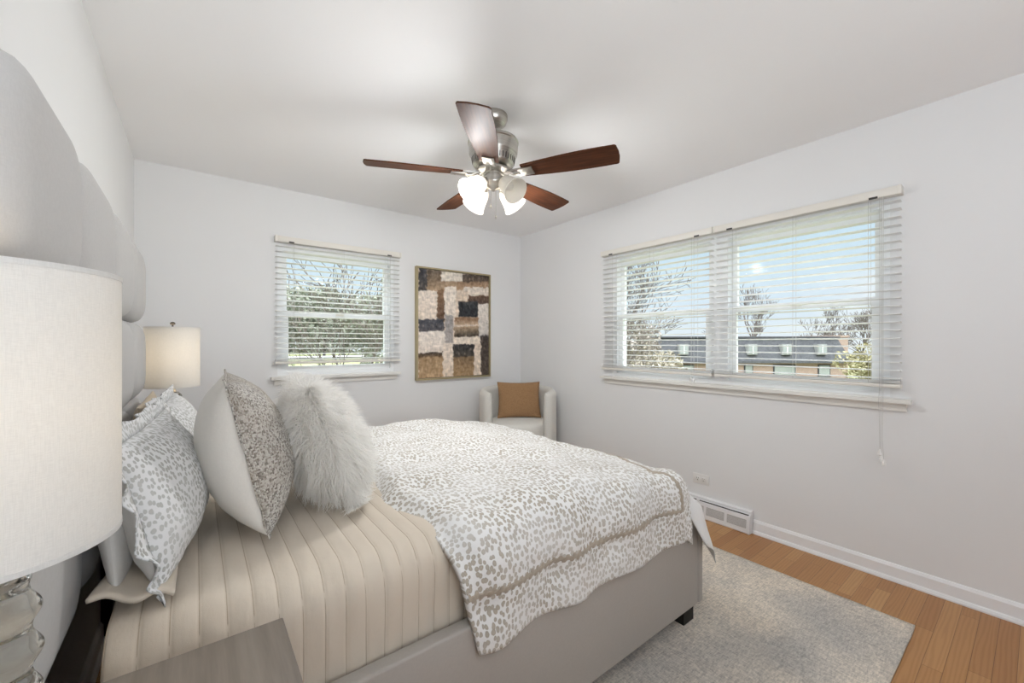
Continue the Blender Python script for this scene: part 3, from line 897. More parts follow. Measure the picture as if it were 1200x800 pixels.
def pillow(name, label, cat, loc, rot, W_, H_, T, mf, mb_, group=None, seed=0, k=0.07, ex=0.42, ruffle=None, sag=0.1, wr=0.006, bend=0.0, piping=None, Tb=None):
    r = thing(name, label, cat, loc, rot, group)
    n = 40
    def bent(fn):
        def g(u, v):
            p = fn(u, v); p.x -= bend * ((p.z / H_) ** 2) * H_; return p
        return g
    ff = bent(pillow_surf(W_, H_, T, 1, k, ex, seed, wr, sag)); fb = bent(pillow_surf(W_, H_, Tb or T, -1, k, ex, seed + 5, wr, sag))
    def arc(f):
        acc = [0.0]
        for i in range(80): acc.append(acc[-1] + (f((i + 1) / 80) - f(i / 80)).length)
        return lambda t_: acc[min(80, int(round(t_ * 80)))] - acc[40]
    uu = arc(lambda t_: ff(t_, 0.5)); vv = arc(lambda t_: ff(0.5, t_))
    off_ = seed * 0.37
    MB().grid(ff, n, n, lambda u, v: (uu(u) + off_, vv(v))).build('front_cover', mf, r, True, fixn=False, angle=180)
    MB().grid(fb, n, n, lambda u, v: (uu(u) + off_, vv(v)), flip=True).build('back_cover', mb_, r, True, fixn=False, angle=180)
    edge = []
    q = 44
    for i in range(q): edge.append(ff(i / q, 0))
    for i in range(q): edge.append(ff(1, i / q))
    for i in range(q): edge.append(ff(1 - i / q, 1))
    for i in range(q): edge.append(ff(0, 1 - i / q))
    if ruffle:
        w, amp, mr = ruffle
        c = Vector((0, 0, H_ / 2)); vs = []; fs = []; N = len(edge)
        for i, p in enumerate(edge):
            sidx, f = divmod(i, q); f /= q
            nrm = [Vector((0, 0, -1)), Vector((0, 1, 0)), Vector((0, 0, 1)), Vector((0, -1, 0))][sidx]
            prv = [Vector((0, -1, 0)), Vector((0, 0, -1)), Vector((0, 1, 0)), Vector((0, 0, 1))][sidx]
            if f < 0.08: nrm = (nrm + prv * (1 - f / 0.08)).normalized() * (1 + 0.1 * (1 - f / 0.08))
            nx2 = [Vector((0, 1, 0)), Vector((0, 0, 1)), Vector((0, -1, 0)), Vector((0, 0, -1))][sidx]
            if f > 0.92: nrm = (nrm + nx2 * ((f - 0.92) / 0.08)).normalized() * (1 + 0.1 * (f - 0.92) / 0.08)
            for kx in range(4):
                fr_ = kx / 3
                wob = amp * fr_ * (0.6 * sin(i * 0.62 + 2 * noise.noise((i * 0.1, seed, 4))) + 1.1 * noise.noise((i * 0.23, seed, 0)))
                pp = p + nrm * (w * fr_ * (1 + 0.25 * noise.noise((i * 0.3, 3, seed)))) + Vector((wob, 0, 0))
                if sidx == 0: pp.z = max(pp.z, -0.004 + 0.004 * fr_)
                vs.append(pp)
        for i in range(N):
            j = (i + 1) % N
            for kx in range(3): fs.append((i * 4 + kx, j * 4 + kx, j * 4 + kx + 1, i * 4 + kx + 1))
        m = MB(); m.add(vs, fs, [(v[1] + v[0], v[2]) for v in vs])
        o = m.build('ruffle', mr, r, True, angle=180)
        s_ = o.modifiers.new('thick', 'SOLIDIFY'); s_.thickness = 0.003
    if piping:
        rad, mp_ = piping
        MB().tube(edge + [edge[0]], rad, 6, False).build('piping', mp_, r, True)
    return r
# sleeping pillows against the headboard
pillow('bed_pillow', 'pale grey pillow tucked against the headboard behind the near leopard sham', 'pillow', (-0.125, 1.42, 0.742), (0, radians(-5), 0), 0.59, 0.23, 0.095, M['greysham'], M['greysham'], 'pillows on the bed', 1, 0.03, 0.5)
pillow('bed_pillow', 'beige pillow against the headboard behind the far leopard sham', 'pillow', (-0.125, 2.12, 0.742), (0, radians(-5), 0), 0.62, 0.29, 0.09, M['tanpillow'], M['tanpillow'], 'pillows on the bed', 2)
pillow('pillow_sham', 'leopard-print sham with ruffled edge nearest the big lamp shade', 'pillow', (-0.03, 1.395, 0.742), (0, radians(-14), radians(-5)), 0.60, 0.305, 0.17, M['leosham'], M['greysham'], 'pillows on the bed', 3, 0.05, 0.45, (0.036, 0.014, M['leosham']), 0.15, Tb=0.13)
pillow('pillow_sham', 'leopard-print sham at the far side of the bed, below the lit lamp', 'pillow', (-0.02, 2.10, 0.742), (0, radians(-15), radians(-3)), 0.62, 0.285, 0.18, M['leosham'], M['greysham'], 'pillows on the bed', 4, 0.05, 0.45, (0.036, 0.014, M['leosham']), 0.15, Tb=0.13)
pillow('throw_pillow', 'square tweed throw pillow with a plain cream back, between leopard sham and fur', 'pillow', (0.164, 1.47, 0.742), (0, radians(-13), radians(-3)), 0.48, 0.412, 0.235, M['tweed'], M['cream'], 'pillows on the bed', 5, 0.06, 0.46, (0.012, 0.003, M['tweed']), 0.12, 0.004)
fur = pillow('throw_pillow', 'shaggy white fur throw pillow in front of the tweed one', 'pillow', (0.405, 1.50, 0.745), (0, radians(-20), radians(-4)), 0.42, 0.38, 0.20, M['fur'], M['fur'], 'pillows on the bed', 6, 0.02, 0.5, None, 0.2)
rng = random.Random(11)
def fur_mesh():
    vs = []; fs = []
    W_, H_, T = 0.42, 0.38, 0.20
    F = pillow_surf(W_, H_, T, 1, 0.02, 0.5, 6, 0.006, 0.2); B = pillow_surf(W_, H_, T, -1, 0.02, 0.5, 11, 0.006, 0.2)
    clumps = [(rng.gauss(0, 1), rng.gauss(0, 1), rng.gauss(0, 1)) for _ in range(400)]
    for i in range(21000):
        fn, s = (F, 1) if rng.random() < 0.68 else (B, -1)
        u = math.acos(1 - 2 * rng.uniform(0.002, 0.998)) / pi; v = math.acos(1 - 2 * rng.uniform(0.002, 0.998)) / pi
        p = fn(u, v); e = 0.008
        du = fn(min(1, u + e), v) - fn(max(0, u - e), v); dv = fn(u, min(1, v + e)) - fn(u, max(0, v - e))
        n = du.cross(dv) * s
        if n.length < 1e-9: n = Vector((s, 0, 0))
        n.normalize()
        ed_ = max(abs(sin(pi / 2 * (2 * u - 1))), abs(sin(pi / 2 * (2 * v - 1)))) ** 3
        rd_ = Vector((0, p.y / W_, (p.z - H_ / 2) / H_)); rd_.normalize()
        n = (n * (1 - ed_) + rd_ * ed_).normalized()
        cl = Vector((noise.noise((u * 9, v * 9, s)), noise.noise((u * 9, v * 9, s + 5)), noise.noise((u * 9, v * 9, s + 9))))
        d = (n * 0.75 + cl * 0.9 + Vector((rng.gauss(0, 0.18), rng.gauss(0, 0.18), rng.gauss(0, 0.18) - 0.45)))
        d.normalize()
        if d.dot(n) < 0.15: d = (d + n * 0.4).normalized()
        if i > 15000:
            t_ = rng.random(); uv_ = rng.choice(((t_, 0.0), (t_, 1.0), (0.0, t_), (1.0, t_)))
            p = fn(*uv_); n = Vector((s * rng.uniform(0, .8), p.y / W_, (p.z - H_ / 2) / H_)).normalized()
            d = (n + cl * 0.7 + Vector((rng.gauss(0, .2), rng.gauss(0, .2), rng.gauss(0, .2) - 0.3))).normalized()
        L = rng.uniform(0.034, 0.068)
        sd = d.cross(Vector((rng.gauss(0, 1), rng.gauss(0, 1), rng.gauss(0, 1)))).normalized()
        w = rng.uniform(0.0008, 0.0014)
        p1 = p + d * L * 0.5; p2 = p + d * L + Vector((0, 0, -0.012 * L / 0.05)) + cl * 0.010
        if p2.z < 0.002: p2.z = 0.002
        if p1.z < 0.002: p1.z = 0.002
        b = len(vs)
        vs += [p - sd * w, p + sd * w, p1 + sd * w * 0.9, p1 - sd * w * 0.9, p2]
        fs += [(b, b + 1, b + 2, b + 3), (b + 3, b + 2, b + 4)]
    return MB().add(vs, fs)
fur_mesh().build('fur', M['fur'], fur, True, fixn=False, angle=180)

# ------------------------------------------------------------------ nightstands
def nightstand(label, loc):
    r = thing('nightstand', label, 'nightstand', loc, group='bedside nightstands')
    D_, Wd, Ht = 0.43, 0.46, 0.762       # x depth, y width
    MB().rbox(0, 0, Ht - 0.03, D_, Wd, Ht, 0.003, 2).build('top', M['nightwood'], r)
    MB().box(0.01, 0.012, 0.14, D_ - 0.02, Wd - 0.012, Ht - 0.0305).build('body', M['nightwood'], r, False)
    for k in range(2):
        z0 = 0.16 + k * 0.285
        d = MB().rbox(D_ - 0.0195, 0.022, z0, D_ - 0.003, Wd - 0.022, z0 + 0.27, 0.003, 2).build('drawer', M['nightwood'], r)
        MB().tube([(D_ - 0.003, Wd / 2 - 0.05, z0 + 0.125), (D_ + 0.018, Wd / 2 - 0.05, z0 + 0.125), (D_ + 0.018, Wd / 2 + 0.05, z0 + 0.125), (D_ - 0.003, Wd / 2 + 0.05, z0 + 0.125)], 0.004, 8).build('handle', M['nickel'], d)
    for a in (0.04, D_ - 0.05):
        for b in (0.04, Wd - 0.04):
            MB().lathe([(0.012, 0.0), (0.018, 0.14)], 12, Matrix.Translation((a, b, 0))).build('leg', M['nightwood'], r)
    return r
nightstand('taupe wooden nightstand nearest the viewer, corner showing at the picture bottom', (-0.308, 0.357, 0))
nightstand('taupe wooden nightstand on the far side of the bed, under the lit lamp', (-0.298, 2.66, 0))

# ------------------------------------------------------------------ table lamps
def table_lamp():
    r = thing('table_lamp', 'big close table lamp with white drum shade at the left edge', 'lamp', (-0.19, 0.715, 0.7625), group='bedside lamps')
    MB().lathe([(0.062, 0), (0.062, 0.012), (0.055, 0.018), (0.03, 0.020)], 32).build('foot', M['nickel'], r)
    # twisted glass column
    def gl(u, v):
        z = 0.020 + 0.203 * v; a = 2 * pi * u
        bul = 0.0045 * sin(2 * pi * (v * 4.2) + a * 1.0)
        rr = 0.041 + bul + 0.004 * sin(pi * v)
        rr *= 1 - 0.35 * sstep(0.92, 1.0, v) - 0.2 * sstep(0.06, 0.0, v)
        return Vector((rr * cos(a), rr * sin(a), z))
    m = MB().grid(gl, 48, 90)
    m.add([(0, 0, 0.020)] + [gl(i / 48, 0) for i in range(48)], [(0, 1 + (i + 1) % 48, 1 + i) for i in range(48)])
    m.add([(0, 0, 0.223)] + [gl(i / 48, 1) for i in range(48)], [(0, 1 + i, 1 + (i + 1) % 48) for i in range(48)])
    m.build('glass_column', M['lampglass'], r)
    MB().lathe([(0.016, 0.265), (0.018, 0.270), (0.012, 0.280), (0.010, 0.33), (0.017, 0.335), (0.017, 0.385), (0.012, 0.39)], 20).build('socket', M['nickel'], r)
    MB().lathe([(0.012, 0.390), (0.018, 0.405), (0.028, 0.435), (0.026, 0.455), (0.012, 0.470), (0.003, 0.473)], 20).build('bulb', M['bulb'], r)
    sh = MB(); z0, z1 = 0.293, 0.606
    ro, ri = 0.1155, 0.114
    sh.lathe([(ro, z0), (ro, z1), (ri, z1), (ri, z0), (ro, z0)], 64, None, False)
    s = sh.build('lamp_shade', M['shade'], r)
    for z in (z0, z1 - 0.006):
        t_ = MB().lathe([(ro + 0.0006, z), (ro + 0.0006, z + 0.006), (ri - 0.0006, z + 0.006), (ri - 0.0006, z), (ro + 0.0006, z)], 64, None, False)
        t_.build('rim', M['shade'], s)
    hp = MB()
    hp.tube([(0.0, -0.012, 0.385)] + [(0, -0.05 * sin(pi * k / 10) , 0.385 + 0.215 * k / 10) for k in range(1, 10)] + [(0, 0, 0.600)], 0.0015, 6)
    hp.tube([(0.0, 0.012, 0.385)] + [(0, 0.05 * sin(pi * k / 10), 0.385 + 0.215 * k / 10) for k in range(1, 10)] + [(0, 0, 0.600)], 0.0015, 6)
    for k in range(3):
        a = 2 * pi * k / 3
        hp.tube([(0, 0, 0.600), (ri * cos(a), ri * sin(a), 0.600)], 0.0015, 6)
    hp.build('harp', M['nickel'], r)
    MB().lathe([(0.004, 0.600), (0.004, 0.618), (0.011, 0.622), (0.012, 0.627), (0.008, 0.633), (0.002, 0.635)], 16).build('finial', M['bronze'], r)
    for ch in r.children:
        if ch.name.split('.')[0] in ('socket', 'bulb', 'lamp_shade', 'harp', 'finial'): ch.location.z = -0.042
    add_light('bulb_light', 'POINT', (0, 0, 0.406), 1.2, (1.0, 0.82, 0.60), size=0.045, parent=r)
    return r
lamp = table_lamp()
far_lamp = dup_tree(lamp, (-0.095, 2.80, 0.7625), (0, 0, radians(60)), 'lit table lamp beyond the bed, cream shade with dark finial')
for ch in far_lamp.children:
    if ch.type == 'LIGHT':
        ch.data = ch.data.copy(); ch.data.energy = 3.4
# ------------------------------------------------------------------ ceiling fan
fan = thing('ceiling_fan', 'brushed nickel ceiling fan with five brown blades and a light kit', 'ceiling fan', (1.24, 1.765, H))
FZ = -0.317                       # blade plane below the ceiling
MB().lathe([(0.073, 0), (0.075, -0.006), (0.074, -0.028), (0.064, -0.048), (0.040, -0.064), (0.018, -0.070)], 40).build('canopy', M['nickel'], fan)
MB().lathe([(0.013, -0.065), (0.013, -0.135)], 20).build('downrod', M['nickel'], fan)
MB().lathe([(0.016, -0.118), (0.030, -0.124), (0.045, -0.130), (0.110, -0.134), (0.129, -0.138), (0.133, -0.146), (0.133, -0.152), (0.129, -0.156), (0.128, -0.205), (0.126, -0.212), (0.114, -0.226), (0.108, -0.262), (0.100, -0.272), (0.082, -0.280), (0.055, -0.284)], 48).build('motor_housing', M['nickel'], fan)
vn = MB()
for k in range(40):
    a = 2 * pi * k / 40
    vn.tube([(0.1135 * cos(a), 0.1135 * sin(a), -0.230), (0.1085 * cos(a), 0.1085 * sin(a), -0.258)], 0.0022, 5)
vn.build('vent_slots', M['slot'], fan)
MB().lathe([(0.060, -0.282), (0.086, -0.288), (0.088, -0.300), (0.070, -0.308), (0.052, -0.312)], 40).build('flywheel', M['nickel'], fan)
MB().lathe([(0.050, -0.305), (0.056, -0.312), (0.056, -0.318), (0.051, -0.322), (0.051, -0.352), (0.056, -0.356), (0.054, -0.364), (0.040, -0.380), (0.018, -0.390), (0.008, -0.398)], 40).build('switch_housing', M['nickel'], fan)
th0 = -1.046
def blade_outline():
    pts = []
    for i in range(25):
        t_ = i / 24; r = 0.165 + (0.640 - 0.165) * t_
        w = 0.046 + 0.024 * sin(min(1, t_ * 1.05) * pi * 0.62)
        pts.append((r, w))
    tip = [(0.652, 0.045), (0.655, 0.0), (0.652, -0.045)]
    # square tip with slightly rounded corners
    up = pts[:-1] + [(0.632, pts[-1][1]), (0.640, pts[-1][1] - 0.007)]
    return up + [(0.647, 0.02), (0.647, -0.02)] + [(x, -y) for x, y in reversed(up)]
for k in range(5):
    a = th0 - k * 2 * pi / 5
    Mz = Matrix.Translation((0, 0, FZ)) @ Matrix.Rotation(a, 4, 'Z')
    Mp = Mz @ Matrix.Rotation(radians(-12), 4, 'X')
    m = MB().prism(blade_outline(), 0.0, 0.0065, 'z', None)
    bo = m.build('blade', M['walnut'], fan, False)
    bo.matrix_local = Mp
    ir = MB()
    # blade iron: arm from the flywheel and a square plate under the blade
    ir.prism([(0.080, 0.010), (0.150, 0.014), (0.150, -0.014), (0.080, -0.010)], 0.004, 0.012, 'z', None)
    ir.rbox(0.142, -0.030, -0.0085, 0.222, 0.030, -0.0005, 0.002, 2)
    ir.tube([(0.060, 0, 0.020), (0.085, 0, 0.010), (0.115, 0, -0.006), (0.150, 0, -0.007)], 0.0095, 10)
    io = ir.build('blade_iron', M['nickel'], fan, True); io.parent = bo
    for sx_, sy_ in ((0.16, 0.0), (0.20, 0.017), (0.20, -0.017)):
        s2 = MB().lathe([(0.004, -0.0085), (0.004, -0.0098), (0.002, -0.0105)], 10, Matrix.Translation((sx_, sy_, 0))).build('screw', M['nickel'], fan, True); s2.parent = bo
for k in range(4):
    a = radians(97.3 + 90 * k)
    tilt = radians(128)            # axis points outward and down
    base = Vector((0.044 * cos(a), 0.044 * sin(a), -0.345))
    # local +Z along the arm direction
    R_ = Matrix.Rotation(a, 4, 'Z') @ Matrix.Rotation(tilt, 4, 'Y')
    Mt = Matrix.Translation(base) @ R_
    f = MB().lathe([(0.010, -0.01), (0.010, 0.016), (0.020, 0.020), (0.024, 0.028), (0.024, 0.040), (0.021, 0.044)], 24, Mt).build('light_fitter', M['nickel'], fan)
    prof = [(0.024, 0.038), (0.032, 0.046), (0.040, 0.060), (0.045, 0.080), (0.048, 0.100), (0.053, 0.122), (0.062, 0.142), (0.060, 0.1425), (0.051, 0.122), (0.046, 0.100), (0.043, 0.080), (0.038, 0.060), (0.030, 0.048), (0.022, 0.040)]
    prof = [(0.024 + (r - 0.024) * 1.12 if r > 0.03 else r, 0.038 + (z - 0.038) * 1.12) for r, z in prof]
    s = MB().lathe(prof, 36, Mt, False).build('glass_shade', M['frost'], fan)
    bl = MB().lathe([(0.012, 0.040), (0.014, 0.055), (0.024, 0.080), (0.025, 0.092), (0.018, 0.108), (0.004, 0.114)], 20, Mt).build('bulb', M['bulb'], fan)
    bl.parent = s
    if k == 2:
        bl.data.materials.clear(); bl.data.materials.append(M['frost'])
        bl.name = 'unlit_bulb'
        continue
    lp = Mt @ Vector((0, 0, 0.125))
    add_light('fan_bulb_light', 'POINT', lp, 22, (0.965, 0.97, 0.98), size=0.06, parent=fan)
for (dx, dy, z1, cp) in ((0.012, -0.006, -0.525, 0.004), (-0.010, 0.006, -0.47, 0.004)):
    c = MB().tube([(dx, dy, -0.388), (dx * 1.1, dy * 1.1, z1)], 0.0011, 5).build('pull_chain', M['nickel'], fan)
    MB().lathe([(0.001, z1 + 0.004), (0.0035, z1), (0.0045, z1 - 0.012), (0.003, z1 - 0.018), (0.001, z1 - 0.02)], 10, Matrix.Translation((dx * 1.1, dy * 1.1, 0))).build('pull_knob', M['nickel'], fan).parent = c

# ------------------------------------------------------------------ painting
px0, px1, pz0, pz1 = 1.630, 2.468, 0.893, 1.965
pa = thing('painting', 'large abstract painting of beige, black and brown blocks in a thin gold frame', 'painting', ((px0 + px1) / 2, YB, pz0))
fr = MB(); fw = 0.016; fd = 0.045
fr.box(px0, YB - fd, pz0, px0 + fw, YB - 0.002, pz1).box(px1 - fw, YB - fd, pz0, px1, YB - 0.002, pz1)
fr.box(px0 + fw, YB - fd, pz1 - fw, px1 - fw, YB - 0.002, pz1).box(px0 + fw, YB - fd, pz0, px1 - fw, YB - 0.002, pz0 + fw)
fr.build('frame', M['gold'], pa, False, True)
MB().box(px0 + fw, YB - 0.012, pz0 + fw, px1 - fw, YB - 0.002, pz1 - fw).build('shadow_gap', M['slot'], pa, False, True)
patches = [  # x0 y0 x1 y1 in crop units, colour top, colour bottom, raggedness
    ((105, 140, 335, 215), (158, 136, 112), (172, 146, 120), 6), ((62, 76, 112, 228), (58, 58, 64), (72, 66, 62), 7), ((110, 85, 192, 185), (96, 84, 72), (150, 128, 104), 8),
    ((192, 92, 325, 156), (212, 204, 188), (220, 212, 198), 3), ((322, 112, 500, 172), (70, 62, 56), (98, 82, 68), 8), ((280, 160, 500, 215), (150, 124, 100), (176, 146, 118), 8),
    ((62, 212, 170, 402), (224, 208, 194), (214, 192, 172), 5), ((168, 205, 212, 410), (138, 110, 86), (92, 70, 54), 5), ((210, 190, 282, 392), (232, 220, 208), (222, 206, 190), 5),
    ((335, 200, 500, 258), (222, 208, 194), (206, 186, 166), 12), ((355, 248, 500, 302), (110, 86, 70), (78, 62, 54), 9), ((280, 215, 360, 285), (206, 180, 154), (196, 168, 140), 6), ((298, 282, 422, 382), (56, 58, 60), (38, 40, 44), 4),
    ((62, 392, 208, 468), (66, 68, 76), (84, 82, 86), 7), ((213, 368, 264, 545), (150, 146, 144), (168, 160, 156), 4), ((424, 300, 500, 515), (214, 206, 198), (176, 172, 170), 4),
    ((272, 384, 428, 445), (128, 98, 74), (206, 184, 160), 6), ((268, 440, 430, 506), (176, 152, 126), (64, 58, 50), 8), ((62, 468, 216, 608), (232, 222, 214), (218, 200, 186), 6),
    ((266, 508, 445, 556), (228, 212, 194), (220, 200, 178), 5), ((200, 545, 268, 760), (222, 204, 188), (206, 178, 150), 5), ((62, 600, 204, 640), (70, 62, 54), (140, 108, 76), 8), ((62, 628, 204, 760), (160, 134, 102), (180, 150, 116), 5),
    ((392, 555, 464, 760), (212, 186, 160), (218, 196, 174), 5), ((264, 552, 398, 645), (52, 52, 54), (84, 76, 66), 7), ((264, 630, 396, 760), (128, 106, 80), (168, 138, 102), 6), ((442, 500, 500, 760), (64, 56, 52), (86, 74, 66), 6)]
def paint_col(u, v):
    X = 62 + 433 * u; Y = (75 + 55 * u) + v * ((757 - 10 * u) - (75 + 55 * u))
    c = Vector((206, 182, 158)); jx = noise.noise((X / 16, Y / 16, 0)) + 0.9 * noise.noise((X / 45, Y / 45, 3)); jy = noise.noise((X / 16, Y / 16, 9)) + 0.9 * noise.noise((X / 45, Y / 45, 13))
    for (a, b, c2, d), c0, c1, rg in patches:
        xx, yy = X + jx * rg * 1.3, Y + jy * rg * 1.3
        w = min(sstep(-3, 4, xx - a), sstep(-3, 4, c2 - xx), sstep(-4, 5, yy - b), sstep(-6, 7, d - yy))
        if w > 0:
            dry = max(0, noise.noise((X / 7 + a, Y / 26, 21)) - 0.25) * 0.9
            t_ = max(0, min(1, (Y - b) / (d - b))); c = c.lerp(Vector(c0).lerp(Vector(c1), t_), w * (1 - dry))
    n1 = noise.noise((X / 5, Y / 40, 4)) + 0.6 * noise.noise((X / 30, Y / 4, 1))
    lum = (c[0] + c[1] + c[2]) / 3
    if lum > 165: c = c.lerp(Vector((228, 219, 208)), 0.5)
    n2 = noise.noise((X / 22, Y / 22, 14)) + 0.7 * noise.noise((X / 9, Y / 12, 17))
    c = c * (1 + 0.10 * n1) + Vector((30, 29, 28)) * n2
    return srgb(*[max(0, min(255, x)) for x in c])
NU, NV = 110, 140
ia, ib, ja, jb = px0 + fw + 0.005, px1 - fw - 0.005, pz0 + fw + 0.005, pz1 - fw - 0.005
cm_ = MB().grid(lambda u, v: Vector((ia + (ib - ia) * u, YB - 0.036 - 0.003 * noise.noise((u * 20, v * 25, 0)), jb - (jb - ja) * v)), NU, NV)
cm_.box(ia, YB - 0.032, ja, ib, YB - 0.013, jb)
co = cm_.build('canvas', M['canvas'], pa, True, True)
ca = co.data.color_attributes.new('Paint', 'FLOAT_COLOR', 'POINT')
for j in range(NV + 1):
    for i in range(NU + 1): ca.data[j * (NU + 1) + i].color = paint_col(i / NU, j / NV)
for k in range((NU + 1) * (NV + 1), len(co.data.vertices)): ca.data[k].color = (0.5, 0.42, 0.34, 1)

# ------------------------------------------------------------------ accent chair in the corner
chair = thing('accent_chair', 'ivory boucle barrel chair in the room corner beyond the bed', 'chair', (2.47, 3.105, 0), (0, 0, radians(-128)))
# local: faces +X
def shell(u, v):
    ang = radians(50) + radians(260) * u
    R_o, R_i = 0.372, 0.288
    # rounded cross-section (closed loop in v)
    rm_, hw = (R_o + R_i) / 2, (R_o - R_i) / 2
    zt, zb = 0.815 - 0.03 * (abs(2 * u - 1) ** 3), 0.10
    endf = min(1.0, min(u, 1 - u) / 0.035)
    hw2 = hw * (0.25 + 0.75 * sqrt(max(0, 1 - (1 - endf) ** 2)))
    n = v * 4
    if n < 1: r, z = rm_ + hw2, zb + (zt - 0.05 - zb) * n
    elif n < 2:
        a = pi * (n - 1); r, z = rm_ + hw2 * cos(a), zt - 0.05 + 0.05 * sin(a)
    elif n < 3: r, z = rm_ - hw2, zt - 0.05 - (zt - 0.05 - zb) * (n - 2)
    else: r, z = rm_ - hw2 + 2 * hw2 * (n - 3), zb
    return Vector((r * cos(ang), r * sin(ang) * 1.0, z))
m = MB().grid(shell, 72, 64)
for u in (0, 1):
    ring = [shell(u, k / 64) for k in range(64)]
    m.add(ring, [tuple(range(64))])
m.build('back_shell', M['boucle'], chair, True)
seat = [(0.285 * cos(a) * (1.0 if cos(a) < 0 else 1.28), 0.283 * sin(a)) for a in [2 * pi * k / 48 for k in range(48)]]
sm_ = MB(); vs = []; fs = []; prof = [(0.0, 0.30, 0.97), (0.0, 0.45, 1.0), (0, 0.485, 0.985), (0, 0.505, 0.94), (0, 0.517, 0.84), (0, 0.522, 0.5), (0, 0.523, 0.1)]
for _, z, s in prof: vs += [(x * s, y * s, z) for x, y in seat]
for i in range(len(prof) - 1):
    for k in range(48): fs.append((i * 48 + k, i * 48 + (k + 1) % 48, (i + 1) * 48 + (k + 1) % 48, (i + 1) * 48 + k))
fs.append(tuple((len(prof) - 1) * 48 + k for k in range(48))); fs.append(tuple(reversed(range(48))))
sm_.add(vs, fs).build('seat_cushion', M['boucle'], chair, True)
MB().lathe([(0.30, 0.095), (0.31, 0.10), (0.31, 0.30), (0.29, 0.305)], 48).build('seat_base', M['boucle'], chair)
for a in (45, 135, 225, 315):
    MB().lathe([(0.014, 0), (0.022, 0.105)], 14, Matrix.Translation((0.25 * cos(radians(a)), 0.25 * sin(radians(a)), 0))).build('leg', M['black'], chair)
pillow('throw_pillow', 'camel brown linen throw pillow on the ivory corner chair', 'pillow', (2.475, 3.085, 0.524), (0, radians(-20), radians(-124)), 0.42, 0.355, 0.11, M['camel'], M['camel'], None, 21, 0.07, 0.42, None, 0.05, 0.003, piping=(0.003, M['camel']))
# ------------------------------------------------------------------ outside
GZ = -3.7
Fd = Vector((0.6115, 0.7912, 0)); Rt = Vector((0.7912, -0.6115, 0))
def V(lat, dep, z=GZ): return Rt * lat + Fd * dep + Vector((0, 0, z))
def px(u, dep): return (u - 600) / 480.0 * dep
def rough(name, c1, c2, scale, bump=0.5, r=0.9):
    t = NT(name); t.set(r, spec=0.1)
    n1 = t.noise(t.coord(), scale, 4, 0.6)
    t.base(t.ramp(n1, [(0.35, c1), (0.65, c2)])); t.bump(n1, bump, 0.05)
    return t.m
M['dormer'] = rough('dormer_siding', srgb(140, 140, 140), srgb(152, 152, 150), 2.0, 0.1)
M['thicket'] = rough('grey_thicket', srgb(128, 120, 114), srgb(170, 160, 150), 1.4)
M['frameblack'] = rough('dark_window_frame', srgb(66, 66, 70), srgb(80, 80, 84), 3.0, 0.1)
M['grass'] = rough('winter_lawn', srgb(112, 118, 84), srgb(140, 138, 104), 0.6)
M['asphalt'] = rough('pale_road', srgb(186, 186, 186), srgb(204, 203, 200), 2.0, 0.1)
M['bark'] = rough('grey_bark', srgb(86, 79, 75), srgb(122, 114, 108), 9.0)
M['mansard'] = rough('slate_shingle', srgb(78, 78, 82), srgb(94, 94, 97), 3.0, 0.3)
M['needle'] = rough('evergreen_needles', srgb(108, 112, 98), srgb(152, 154, 140), 1.2)
M['drybrush'] = rough('dry_leaves', srgb(138, 130, 116), srgb(168, 160, 144), 1.4)
M['olive'] = rough('olive_leaves', srgb(134, 128, 98), srgb(166, 158, 126), 1.4)
t = NT('red_brick'); t.set(0.9, spec=0.1)
br = t.n('ShaderNodeTexBrick'); br.inputs['Scale'].default_value = 3.0
br.inputs['Color1'].default_value = srgb(164, 142, 130); br.inputs['Color2'].default_value = srgb(150, 128, 118); br.inputs['Mortar'].default_value = srgb(176, 160, 150)
t.l(t.coord('Object', None, (pi / 2, 0, 0)), br.inputs['Vector']); t.base(br.outputs['Color']); M['brick'] = t.m
t = NT('far_pane'); t.set(0.15, spec=0.6); t.base(t.mix(t.noise(t.coord(), 0.8), (0.24, 0.26, 0.26, 1), (0.34, 0.36, 0.35, 1))); M['farpane'] = t.m

g = MB().box(-120, -60, GZ - 0.3, 160, 160, GZ).build('ground', M['grass'], None, False); struct(g)
# apartment house with a mansard roof, seen through the wide window
DEP = 46.0
k_ = DEP / 480
house = thing('apartment_house', 'brick apartment house with dark mansard roof seen through the wide window', 'building', V(px(890, DEP), DEP + 5))
La, Lb = px(770, DEP), px(992, DEP)
zE, zR = -0.80, 1.85
Mh = Matrix.Translation((0, 0, 0))
def hv(lat, dep, z): return V(lat, dep, z)
def hbox(mb, l0, l1, d0, d1, z0, z1):
    vs = [hv(l0, d0, z0), hv(l1, d0, z0), hv(l1, d1, z0), hv(l0, d1, z0), hv(l0, d0, z1), hv(l1, d0, z1), hv(l1, d1, z1), hv(l0, d1, z1)]
    mb.add(vs, [(0, 3, 2, 1), (4, 5, 6, 7), (0, 1, 5, 4), (1, 2, 6, 5), (2, 3, 7, 6), (3, 0, 4, 7)])
    return mb
hbox(MB(), La, Lb, DEP, DEP + 10, GZ, zE).build('brick_wall', M['brick'], house, False, True)
m = MB()
a = [hv(La - .3, DEP - .35, zE), hv(Lb + .3, DEP - .35, zE), hv(Lb + .3, DEP + 10.3, zE), hv(La - .3, DEP + 10.3, zE), hv(La + .4, DEP + .6, zR), hv(Lb - .6, DEP + .6, zR), hv(Lb - .6, DEP + 9.4, zR), hv(La + .4, DEP + 9.4, zR)]
m.add(a, [(0, 3, 2, 1), (4, 5, 6, 7), (0, 1, 5, 4), (1, 2, 6, 5), (2, 3, 7, 6), (3, 0, 4, 7)])
m.build('mansard_roof', M['mansard'], house, False, True)
